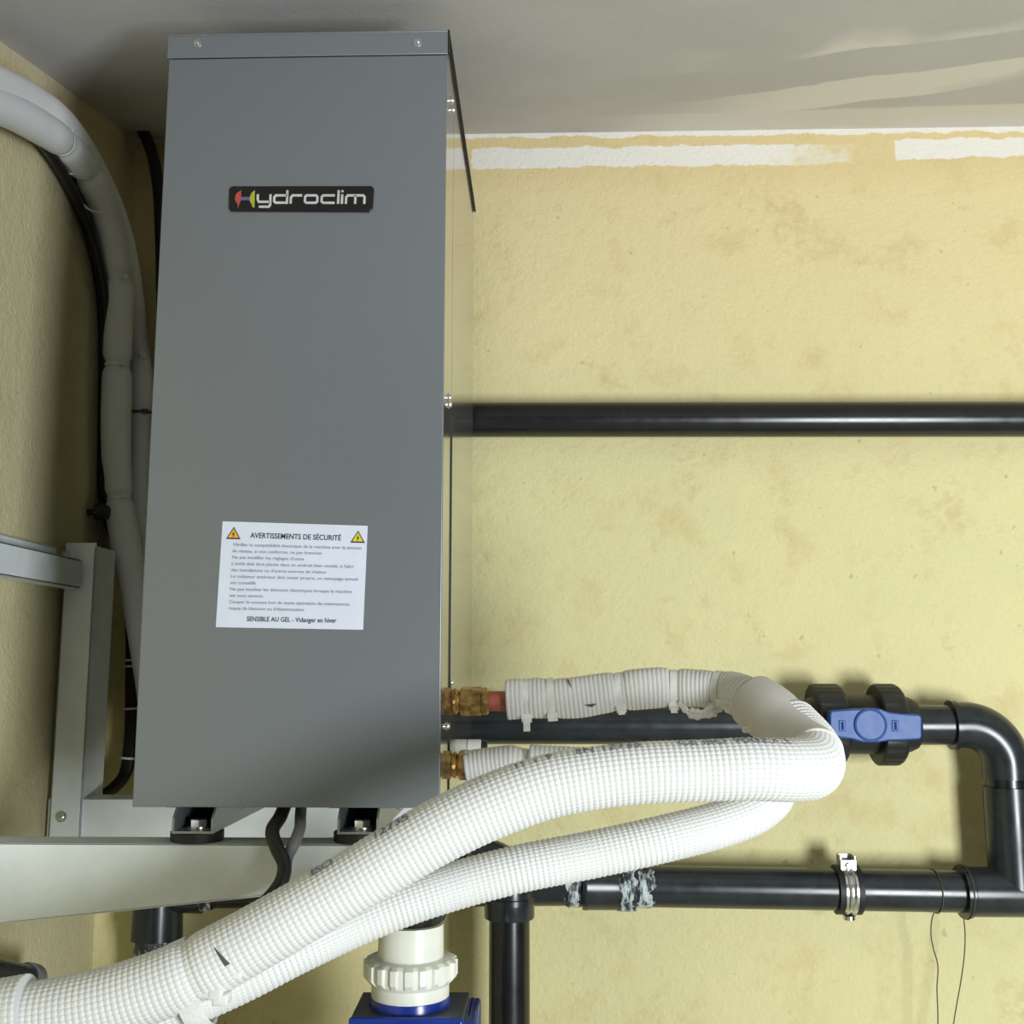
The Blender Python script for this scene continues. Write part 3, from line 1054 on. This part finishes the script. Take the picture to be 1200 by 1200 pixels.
# --- black cable loom behind the wall hoses
loom = thing('cable_loom', 'bundle of black cables tucked behind the white hoses on the left wall', 'cable', tuple(P(60, 160, X=X_WALL + 0.012)))
for k, (dx, dy, dd) in enumerate(((0, 0, 0.010), (7, 2, 0.016), (-7, 5, 0.0075), (-2, 9, 0.018))):
    q = Path([P(px + dx, py + dy, X=X_WALL + dd) for px, py in ((-20, 118), (20, 138), (50, 158), (73, 189), (93, 226), (109, 266), (120, 309), (126, 350), (128, 420), (127, 500), (128, 580))]
             + [P(140 + dx * 0.6, 640, Y=1.455), P(151 + dx * 0.5, 690, Y=1.450), P(155 + dx * 0.4, 735, Y=1.440), P(155 + dx * 0.4, 800, Y=1.440), P(153 + dx * 0.4, 870, Y=1.440), P(146 + dx * 0.3, 908, Y=1.440), P(130 + dx * 0.3, 926, Y=1.440), P(112, 934, Y=1.442)], 0.004)
    obj('cable', MB().tube(q, 0.0062, 14), 'cable_black', loom)
    if k == 0:
        for x, y in ((153, 773), (154, 779), (155, 832), (152, 887)):
            tie(loom, q, q.near_px(x, y), 0.0105, (0, -1, 0), wd=0.0028, head=False)
# tie straps to the wall anchors
for k, (pts, an) in enumerate((([(72, 201), (84, 204), (100, 203), (110, 200)], (75, 198)), ([(92, 228), (99, 241), (110, 248), (122, 247)], None))):
    q = Path([P(px, py, X=XW - 0.012 + 0.006 * i) for i, (px, py) in enumerate(pts)], 0.003)
    st = obj('wall_tie', MB().tube(q, 0.0013, 8), 'tie_white')
    solo(st, ('white cable tie from the white wall anchor to the hose on the left wall', 'lower white cable tie strung from the left wall across the black cables')[k], 'cable tie')
an = thing('wall_anchor', 'small white plastic anchor stuck in the left wall beside the curved hose', 'anchor', tuple(P(75, 198, X=X_WALL)))
c = P(75, 196, X=X_WALL)
obj('plug', MB().lathe([(0, 0.009), (0.004, 0.009), (0.008, 0.006), (0.014, 0.005), (0.0145, 0.003)], c, (1, 0, 0), 16), 'white_plastic', an)
obj('cable_end', MB().tube(Path([P(58, 166, X=X_WALL + 0.006), P(66, 180, X=X_WALL + 0.012), P(72, 192, X=X_WALL + 0.012), P(76, 203, X=X_WALL + 0.008)], 0.003), 0.0028, 8), 'white_plastic', an)
# dark clip on the wall, half way down
c = P(113, 600, X=X_WALL + 0.012)
clip = thing('cable_clip', 'black cable clip on the left wall beside the hoses', 'clip', tuple(c))
obj('clip_body', MB().lathe([(-0.012, 0.004), (0, 0.004), (0.0, 0.011), (0.010, 0.011), (0.016, 0.008), (0.018, 0.004)], c, (1, 0, 0), 18), 'dark_rubber', clip)
obj('clip_strap', MB().box(c.x + 0.004, c.x + 0.012, c.y + 0.006, c.y + 0.040, c.z - 0.0022, c.z + 0.0022), 'tie_white', clip, 0.0006)

# --- black conduit in the back left corner
q = Path([P(156, 140, Y=1.452), P(168, 155, Y=1.452), P(178, 180, Y=1.452), P(185, 215, Y=1.452), P(188, 260, Y=1.452), P(190, 330, Y=1.452), P(192, 480, Y=1.452), P(196, 700, Y=1.452), P(200, 930, Y=1.452)], 0.004)
solo(obj('conduit', MB().tube(q, lambda s, th: 0.0085, 18), 'cable_black'),
     'black conduit coming out of the ceiling corner behind the cabinet', 'conduit')

# --- two cables under the cabinet
q = Path([P(334, 944, Y=1.02), P(328, 958, Y=0.99), P(319, 975, Y=0.968), P(325, 995, Y=0.958), P(333, 1012, Y=0.955), P(331, 1030, Y=0.95), P(318, 1050, Y=0.945), P(290, 1074, Y=0.935), P(262, 1092, Y=0.92), P(232, 1112, Y=0.90), P(205, 1130, Y=0.89)], 0.003)
solo(obj('power_cable', MB().tube(q, 0.0062, 16), 'cable_black'), 'black power cable dropping from under the cabinet behind the white hoses', 'cable')
q = Path([P(353, 944, Y=1.02), P(352, 958, Y=1.0), P(351, 972, Y=0.975), P(345, 988, Y=0.966), P(337, 1004, Y=0.967), P(333, 1022, Y=0.969), P(325, 1042, Y=0.966), P(300, 1066, Y=0.955), P(270, 1090, Y=0.94)], 0.003)
solo(obj('power_cable', MB().tube(q, 0.0052, 16), 'cable_grey'), 'grey cable leaving the cabinet floor beside the black one', 'cable')

# ------------------------------------------------------------------ PVC pipework
RP = 0.0254


def ring_socket(m, c, axis, L, r, lip=0.0016):
    m.lathe([(0, r - 0.003), (0.0, r + lip), (0.005, r + lip), (0.006, r), (L, r)], c, axis, 32)


# upper black pipe on the back wall
q0, q1 = P(480, 490.5, Y=1.445), P(1330, 491.0, Y=1.445)
q0.x = X_WALL + 0.10
upo = obj('black_pipe', MB().cyl(q0, q1, 0.0241, 40), 'black_pvc')
obj('end_cap', MB().lathe([(-0.03, 0.0245), (-0.03, 0.0275), (0.004, 0.0275), (0.007, 0.024), (0.0075, 0.0002)], q0, q0 - q1, 36), 'black_pvc', upo)
solo(upo, 'long straight black pvc pipe running level across the back wall', 'pipe')

# the lower pipe run: level pipe, elbow, drop, tee, lower pipe, coupling, left elbow
yL, yRr = 1.425, 1.425


def yrun(px):
    return yL + (yRr - yL) * (px - 600) / 570.0


run = thing('pipe_run', 'dark grey pvc pipe run of elbow, drop and tee beside the blue handled valve', 'pipe', tuple(P(1176, 950, Y=yRr)))
A = P(600, 849, Y=yrun(600)); Bv = P(950, 849, Y=yrun(950)); C_ = P(1176, 849.5, Y=yRr)
A0 = A + (A - Bv).normalized() * 0.42
rw = RP
obj('pipe', MB().cyl(A0, P(962, 849, Y=yrun(962)), rw, 36), 'grey_pvc', run, label='level pipe from behind the cabinet to the valve')
obj('pipe', MB().cyl(P(1070, 849.5, Y=yrun(1070)), P(1128, 849.5, Y=yrun(1128)), rw, 36), 'grey_pvc', run, label='short pipe between valve and elbow')
obj('end_cap', MB().lathe([(-0.03, rw), (-0.03, 0.029), (0.004, 0.029), (0.007, 0.025), (0.0075, 0.0002)], A0, A - Bv, 36), 'grey_pvc', run)
# elbow 1
rs = 0.0292
e0 = P(1114, 849.5, Y=yrun(1114))
cx = P(1176, 849.5, Y=yRr)
ey = P(1176, 912, Y=yRr)
rad_b = 0.050
pts = [e0, Vector((cx.x - rad_b, cx.y, cx.z))]
for i in range(1, 12):
    a = R(90 * i / 12)
    pts.append(Vector((cx.x - rad_b + rad_b * math.sin(a), cx.y, cx.z - rad_b + rad_b * math.cos(a))))
pts += [Vector((cx.x, cx.y, cx.z - rad_b)), Vector((cx.x, cx.y, ey.z))]
eb = Path(pts, 0.003)
m = MB().tube(eb, lambda s, th: rs, 36)
m.lathe([(-0.001, rs - 0.002), (-0.001, rs + 0.0022), (0.006, rs + 0.0022), (0.007, rs)], e0, eb.t[0], 36)
obj('elbow', m, 'grey_pvc', run, label='curved elbow right of the valve')
v0, v1 = Vector((cx.x, cx.y, ey.z + 0.004)), Vector((cx.x, cx.y, P(1176, 985, Y=yRr).z))
obj('pipe', MB().cyl(v0, v1, 0.0258, 36), 'black_pvc', run, label='short upright pipe between elbow and tee')
tz = P(1150, 1045, Y=yRr).z
m = MB()
top_s = P(1176, 922, Y=yRr).z
m.lathe([(0, 0.0265), (0, 0.0300), (top_s - P(1176, 988, Y=yRr).z, 0.0300), (top_s - P(1176, 992, Y=yRr).z, 0.0295), (top_s - tz, 0.0295)], (cx.x, cx.y, top_s), (0, 0, -1), 40)
xt0 = P(1131, 1045, Y=yRr).x
m.lathe([(0, 0.0270), (0.0, 0.0322), (0.009, 0.0322), (0.0105, 0.0302), (0.36, 0.0302)], (xt0 - 0.006, cx.y, tz), (1, 0, 0), 40)
obj('tee', m, 'grey_pvc', run, label='tee fitting at the foot of the drop, running on to the right')
# lower pipe
l1 = Vector((xt0 + 0.01, cx.y, tz)); l0 = P(640, 1036.5, Y=1.425)
ld = (l1 - l0).normalized()
lxe = P(186, 1040.5, Y=1.425)
obj('pipe', MB().cyl(l0 - ld * 0.02, l1, RP, 40), 'grey_pvc', run, label='lower level pipe held by the steel clamp')
obj('pipe', MB().cyl(lxe, l0 + ld * 0.03, RP, 36), 'grey_pvc', run, label='lower level pipe on the left behind the bracket')
# coupling with glue
k0, k1 = P(682, 1037, Y=1.425), P(744, 1037.5, Y=1.425)
m = MB()
kd = (k1 - k0)
kl = kd.length
m.lathe([(0, RP), (0, 0.0300), (0.003, 0.0308), (0.006, 0.0308), (0.0075, 0.0302), (kl - 0.002, 0.0302), (kl, 0.029), (kl, RP)], k0, kd, 40)
obj('coupling', m, 'grey_pvc', run, label='straight coupling with white glue smears at its ends')


def smear(c, axis, L, r, sd, jag=0.006):
    """dried glue, uneven along its edges"""
    rnd = random.Random(sd)
    a = Vector(axis).normalized()
    u = Vector((0, 0, 1)).cross(a)
    u = u.normalized() if u.length > 0.1 else Vector((1, 0, 0))
    wv = a.cross(u)
    n = 36
    e0_ = [rnd.uniform(-jag, jag * 0.2) for _ in range(n)]
    e1_ = [rnd.uniform(-jag, jag) for _ in range(n)]
    vs = []
    for k in range(5):
        for j in range(n):
            th_ = 2 * math.pi * j / n
            t_ = (e0_[j] * (1 - k / 4) + (L + e1_[j]) * k / 4)
            rr = r + (0.0002 if k in (0, 4) else 0.0008 + rnd.uniform(0, 0.0010))
            vs.append(Vector(c) + a * t_ + (u * math.cos(th_) + wv * math.sin(th_)) * rr)
    m_ = MB().add(vs, [(k * n + j, k * n + (j + 1) % n, (k + 1) * n + (j + 1) % n, (k + 1) * n + j) for k in range(4) for j in range(n)], True)
    return obj('glue_smear', m_, 'pvc_glue_smear', run)


smear(k1 - kd.normalized() * 0.001, kd, 0.020, RP + 0.0006, 3)
smear(k1 - kd.normalized() * 0.018, kd, 0.017, 0.0304, 5)
smear(k0 - kd.normalized() * 0.018, kd, 0.016, RP + 0.0004, 8)
# left elbow going down
m = MB()
lz = lxe.z
m.lathe([(-0.034, 0.0305), (0.042, 0.0305)], (lxe.x, lxe.y, lz), (0, 0, -1), 36)
zsk = P(186, 1099, Y=1.425).z
m.lathe([(0.0, 0.0305), (lz - zsk, 0.0325), (lz - zsk, RP)], (lxe.x, lxe.y, lz), (0, 0, -1), 36)
xe = P(238, 1036, Y=1.425).x
m.lathe([(0.0, 0.0300), (xe - lxe.x, 0.0310), (xe - lxe.x, RP)], (lxe.x, lxe.y, lz), (1, 0, 0), 36)
obj('elbow', m, 'grey_pvc', run, label='elbow turning down at the left end')
obj('pipe', MB().cyl((lxe.x, lxe.y, lz), (lxe.x, lxe.y, 0.45), RP + 0.0005, 36), 'grey_pvc', run, label='upright pipe below the left elbow')
smear((lxe.x, lxe.y, zsk), (0, 0, -1), 0.022, RP + 0.001, 12)
smear((xe, lxe.y, lz), (1, 0, 0), 0.016, RP + 0.001, 14)

# --- ball valve
vy = yrun(1020)
vc = P(1020, 849, Y=vy)
vd = (Bv - A).normalized()
valve = thing('ball_valve', 'black ball valve with a flat blue handle on the level pipe', 'valve', tuple(vc))


def vx(px):
    return (P(px, 849, Y=vy) - vc).dot(vd)


rn = 0.0515


def union_nut(pxa, pxb, name):
    a_, b_ = vx(pxa), vx(pxb)
    prof = [(a_, 0.034), (a_, rn - 0.0015), (a_ + 0.0015, rn), (b_ - 0.008, rn), (b_ - 0.0035, rn - 0.002), (b_ - 0.001, rn - 0.0055), (b_, rn - 0.010), (b_, 0.034)]
    mm = MB().lathe(prof, vc, vd, 120, 30, 0.0005, (2, 3))
    obj(name, mm, 'nut_pvc', valve)


union_nut(952, 988, 'union_nut')
union_nut(1025, 1055, 'union_nut')
m = MB().lathe([(vx(984), 0.0375), (vx(1028), 0.0375)], vc, vd, 40)
obj('valve_body', m, 'nut_pvc', valve)
m = MB().lathe([(vx(1052), 0.036), (vx(1064), 0.035), (vx(1072), 0.031), (vx(1073), 0.027)], vc, vd, 40)
obj('valve_socket', m, 'nut_pvc', valve)
obj('valve_socket', MB().lathe([(vx(940), 0.030), (vx(953), 0.036)], vc, vd, 40), 'nut_pvc', valve)
yh = vy - 0.066
hz = lambda px, py: P(px, py, Y=yh)
hp_ = [(973.5, 833), (985, 832), (1000, 831), (1008, 830.5), (1032, 830.5), (1042, 834.5), (1060, 836.5), (1077, 837.5), (1080.5, 840), (1080.5, 864), (1078, 866.5),
       (1060, 867.5), (1042, 868), (1030, 870), (1012, 870), (1000, 866.5), (985, 864.5), (974.5, 862.5), (972.5, 858), (972.5, 838)]
m = MB().prism([(hz(*q).x, hz(*q).z) for q in hp_], yh, yh + 0.022)
hd = obj('handle', m, 'valve_blue', valve, 0.0028, 'flat blue lever handle', 3)
c = hz(1020, 849.5)
m = MB().lathe([(-0.012, 0.0205), (0.0005, 0.0205), (0.0022, 0.0195), (0.0026, 0.0180), (0.0016, 0.0172), (0.0014, 0.0002)], c, (0, -1, 0), 40)
obj('handle_hub', m, 'valve_blue', hd)
for px in (987, 1049):
    c2 = hz(px, 850.5)
    mm = MB().box(c2.x - 0.0042, c2.x + 0.0042, yh - 0.0012, yh + 0.001, c2.z - 0.0068, c2.z + 0.0068)
    obj('handle_boss', mm, 'valve_blue', hd, 0.0010)
    obj('handle_slot', MB().box(c2.x - 0.0015, c2.x + 0.0015, yh - 0.0016, yh + 0.001, c2.z - 0.0048, c2.z + 0.0048), 'slot_blue', hd)
obj('valve_stem', MB().cyl((vc.x, yh + 0.01, vc.z), (vc.x, vy, vc.z), 0.014, 24), 'nut_pvc', valve)

# --- pipe clamp
cc = l0 + ld * ((P(991, 1042, Y=1.43) - l0).dot(ld))
clampo = thing('pipe_clamp', 'zinc pipe clamp with black rubber lining round the lower pipe', 'clamp', tuple(cc))
ro = RP + 0.0032
m = MB().lathe([(-0.0150, RP), (-0.0150, ro + 0.0014), (-0.0085, ro + 0.0014), (-0.0080, ro - 0.0005), (0.0080, ro - 0.0005), (0.0085, ro + 0.0014), (0.0150, ro + 0.0014), (0.0150, RP)], cc, ld, 44)
obj('rubber_lining', m, 'dark_rubber', clampo)
rb = ro
m = MB().lathe([(-0.0078, rb - 0.001), (-0.0078, rb + 0.0012), (-0.0050, rb + 0.0013), (-0.0040, rb + 0.0024), (-0.0028, rb + 0.0028), (-0.0014, rb + 0.0024), (-0.0006, rb + 0.0014), (0.0006, rb + 0.0014),
                (0.0014, rb + 0.0024), (0.0028, rb + 0.0028), (0.0040, rb + 0.0024), (0.0050, rb + 0.0013), (0.0078, rb + 0.0012), (0.0078, rb - 0.001)], cc, ld, 44)
bandc = obj('clamp_band', m, 'zinc', clampo)
zt0 = cc.z + ro - 0.002
m = MB().box(cc.x - 0.0100, cc.x + 0.0100, cc.y - 0.014, cc.y - 0.0115, zt0 - 0.002, zt0 + 0.012)
m.box(cc.x - 0.0100, cc.x + 0.0100, cc.y + 0.004, cc.y + 0.0065, zt0 - 0.002, zt0 + 0.017)
m.box(cc.x - 0.0100, cc.x - 0.0075, cc.y - 0.0115, cc.y + 0.004, zt0 + 0.002, zt0 + 0.017)
m.box(cc.x + 0.0075, cc.x + 0.0100, cc.y - 0.0115, cc.y + 0.004, zt0 + 0.002, zt0 + 0.017)
obj('clamp_ear', m, 'zinc', bandc, 0.0008)
m = MB().lathe([(0, 0.0046), (0.002, 0.0046), (0.003, 0.003)], (cc.x, cc.y - 0.014, zt0 + 0.005), (0, -1, 0), 16)
m.lathe([(0.003, 0.0014), (0.0032, 0.0014)], (cc.x, cc.y - 0.014, zt0 + 0.005), (0, -1, 0), 8)
obj('screw', m, 'zinc', bandc)
m = MB().lathe([(0, 0.008), (0.0045, 0.008), (0.006, 0.005)], (cc.x, cc.y - 0.006, cc.z - ro - 0.0015), (0, 0, -1), 18)
obj('clamp_nut', m, 'zinc', bandc)
obj('clamp_rod', MB().cyl((cc.x, cc.y + ro - 0.002, cc.z), (cc.x, Y_WALL, cc.z), 0.004, 12), 'zinc', bandc)

# --- pump, union and the pipe that rises from it to the drop on the right
YP = 1.08
pxu = P(481.5, 1120, Y=YP).x
zu = lambda py, dy=0.0: P(481.5, py, Y=YP + dy).z
z_top = P(481.5, 1091, Y=YP - 0.031).z                   # front rim of the socket
z_nut1, z_nut0 = P(481.5, 1136, Y=YP - 0.046).z, P(481.5, 1163, Y=YP - 0.046).z
z_fl = P(481.5, 1181, Y=YP - 0.037).z
pump = thing('pool_pump', 'blue pool pump under the cream union nut', 'pump', (pxu, YP, z_fl - 0.25))
un = thing('pipe_union', 'cream pvc union with a ribbed nut on top of the blue pump', 'fitting', (pxu, YP, z_fl))
m = MB().lathe([(0, 0.0262), (0, 0.0312), (z_top - z_nut1 + 0.01, 0.0318)], (pxu, YP, z_top), (0, 0, -1), 48)
obj('union_socket', m, 'cream_pvc', un)
hN = z_nut1 - z_nut0
m = MB().lathe([(0, 0.0318), (0.0005, 0.0400), (0.003, 0.0438), (hN - 0.004, 0.0438), (hN, 0.0415), (hN + 0.004, 0.037)], (pxu, YP, z_nut1), (0, 0, -1), 160, 20, 0.0013, (2, 3))
obj('union_nut', m, 'cream_pvc', un)
m = MB().lathe([(0, 0.0372), (z_nut0 - z_fl, 0.0372)], (pxu, YP, z_nut0), (0, 0, -1), 48)
obj('union_base', m, 'cream_pvc', un)
m = MB().lathe([(-0.001, 0.0380), (0, 0.0380), (0.009, 0.0395)], (pxu, YP, z_fl), (0, 0, -1), 48)
obj('outlet_boss', m, 'pump_blue', pump)
zl = z_fl - 0.007
fl, fr = P(410, 1193, Z=zl), P(543, 1193, Z=zl)
bl2, br2 = P(425, 1162, Z=zl), P(551, 1162, Z=zl)
m = MB()
top4 = [fl, fr, br2, bl2]
m.add([Vector(p) for p in top4] + [Vector((p.x * 1.0, p.y, zl - 0.006)) for p in top4], [(0, 1, 2, 3), (7, 6, 5, 4), (0, 4, 5, 1), (1, 5, 6, 2), (2, 6, 7, 3), (3, 7, 4, 0)])
obj('pump_deck', m, 'pump_lid_grey', pump, 0.002)
x0, x1, y0, y1 = fl.x, fr.x, fl.y, br2.y
obj('pump_housing', MB().box(x0 - 0.001, x1 + 0.001, y0 - 0.003, y0 + 0.004, zl - 0.05, zl + 0.001).box(x0 + 0.006, x1 + 0.012, y0 + 0.004, y1 - 0.004, zl - 0.22, zl - 0.004)
    .box(x1, x1 + 0.007, y0 + 0.02, y1 - 0.002, zl - 0.05, zl - 0.004), 'pump_blue', pump, 0.003)
obj('pump_body', MB().lathe([(0, 0.05), (0.01, 0.075), (0.18, 0.075), (0.19, 0.06)], (pxu, YP - 0.09, zl - 0.12), (0, 1, 0), 36), 'pump_blue', pump)
obj('pump_foot', MB().box(pxu - 0.09, pxu + 0.09, YP - 0.09, YP + 0.12, 0.0, zl - 0.19), 'pump_lid_grey', pump, 0.006)

YD = 1.362
xd = P(597, 1100, Y=YD).x
zr = P(570, 1012, Y=YD).z
rise = thing('riser_pipe', 'black pvc pipe rising from the cream union and turning down again to the right', 'pipe', (pxu, YP, z_top))
zrise = P(481.5, 1035, Y=YP).z
obj('pipe', MB().cyl((pxu, YP, z_top - 0.03), (pxu, YP, zr - 0.03), 0.0258, 36), 'black_pvc', rise, label='upright pipe out of the cream union')


def bend(c, din, dout, rad, r, ext=0.022):
    """elbow at corner c from direction din to dout"""
    din, dout = Vector(din), Vector(dout)
    pts_ = [c - din * (rad + ext), c - din * rad]
    for i in range(1, 10):
        a = R(90 * i / 10)
        pts_.append(c - din * rad + dout * rad + din * rad * math.sin(a) - dout * rad * math.cos(a))
    pts_ += [c + dout * rad, c + dout * (rad + ext)]
    q_ = Path(pts_, 0.003)
    mm = MB().tube(q_, r, 36)
    for cc_, dd_ in ((q_.p[0], q_.t[0]), (q_.p[-1], -q_.t[-1])):
        mm.lathe([(-0.001, r - 0.003), (-0.001, r + 0.0018), (0.005, r + 0.0018), (0.006, r)], cc_, dd_, 36)
    return mm


obj('elbow', bend(Vector((pxu, YP, zr)), (0, 0, 1), (0, 1, 0), 0.030, 0.0290), 'black_pvc', rise)
obj('pipe', MB().cyl((pxu, YP + 0.03, zr), (pxu, YD - 0.02, zr), 0.0258, 36), 'black_pvc', rise)
xj = P(520, 1012, Y=YD).x
obj('elbow', bend(Vector((pxu, YD, zr)), (0, 1, 0), (1, 0, 0), 0.030, 0.0290, 0.004), 'black_pvc', rise)
obj('elbow', bend(Vector((xd, YD, zr)), (1, 0, 0), (0, 0, -1), 0.034, 0.0300, 0.010), 'grey_pvc', rise, label='dark elbow turning down behind the lower hose')
zc = P(597, 1082, Y=YD - 0.03).z
m = MB().lathe([(0, 0.0300), (zr - 0.03 - zc - 0.002, 0.0306), (zr - 0.03 - zc, 0.0300), (zr - 0.03 - zc, 0.0258)], (xd, YD, zr - 0.03), (0, 0, -1), 40)
obj('socket', m, 'grey_pvc', rise)
obj('pipe', MB().cyl((xd, YD, zc + 0.01), (xd, YD, 0.0), 0.0247, 36), 'black_pvc', rise, label='upright black pipe going down to the floor')

# --- stub on the left wall behind the bundle
q0, q1 = P(-60, 1128, X=X_WALL + 0.045), P(36, 1148, X=X_WALL + 0.045)
st = thing('pipe_stub', 'dull grey pipe end on the left wall behind the white hoses', 'pipe', tuple(q1))
m = MB().cyl(q0, q1, 0.014, 24, 0.001)
obj('pipe', m, 'grey_pvc', st)
obj('end_cap', MB().lathe([(-0.014, 0.0165), (0.004, 0.0165), (0.007, 0.014), (0.009, 0.0002)], q1, q1 - q0, 24), 'cable_grey', st)
# --- two thin wires hanging from the lower pipe
for k, (pxw, rw2, pts) in enumerate(((1095, RP + 0.0010, ((1095, 1068), (1092, 1078), (1091, 1096), (1094, 1112), (1099, 1131), (1098, 1158), (1099, 1185), (1099, 1215), (1098, 1260))),
                                    (1129, 0.0330, ((1129, 1074), (1130, 1082), (1131, 1097), (1130, 1120), (1126, 1150), (1121, 1178), (1116, 1210), (1112, 1250))))):
    q = Path([P(a, b, Y=yRr) for a, b in pts], 0.004)
    ctr = l0 + ld * ((P(pxw, 1045, Y=yRr) - l0).dot(ld))
    loop = []
    for i in range(25):                                # the wire is looped once round the pipe
        th_ = 2 * math.pi * i / 24
        loop.append(ctr + Vector((0.0015 * math.sin(th_), -math.sin(th_) * rw2, -math.cos(th_) * rw2)))
    m = MB().tube(q, 0.0008, 8).tube(Path(loop, 0.004), 0.0007, 8)
    solo(obj('thin_wire', m, 'wire_brown'), ('thin brown wire hanging below the lower pipe, left of the other',
         'thin brown wire hanging from the tee collar')[k], 'wire')
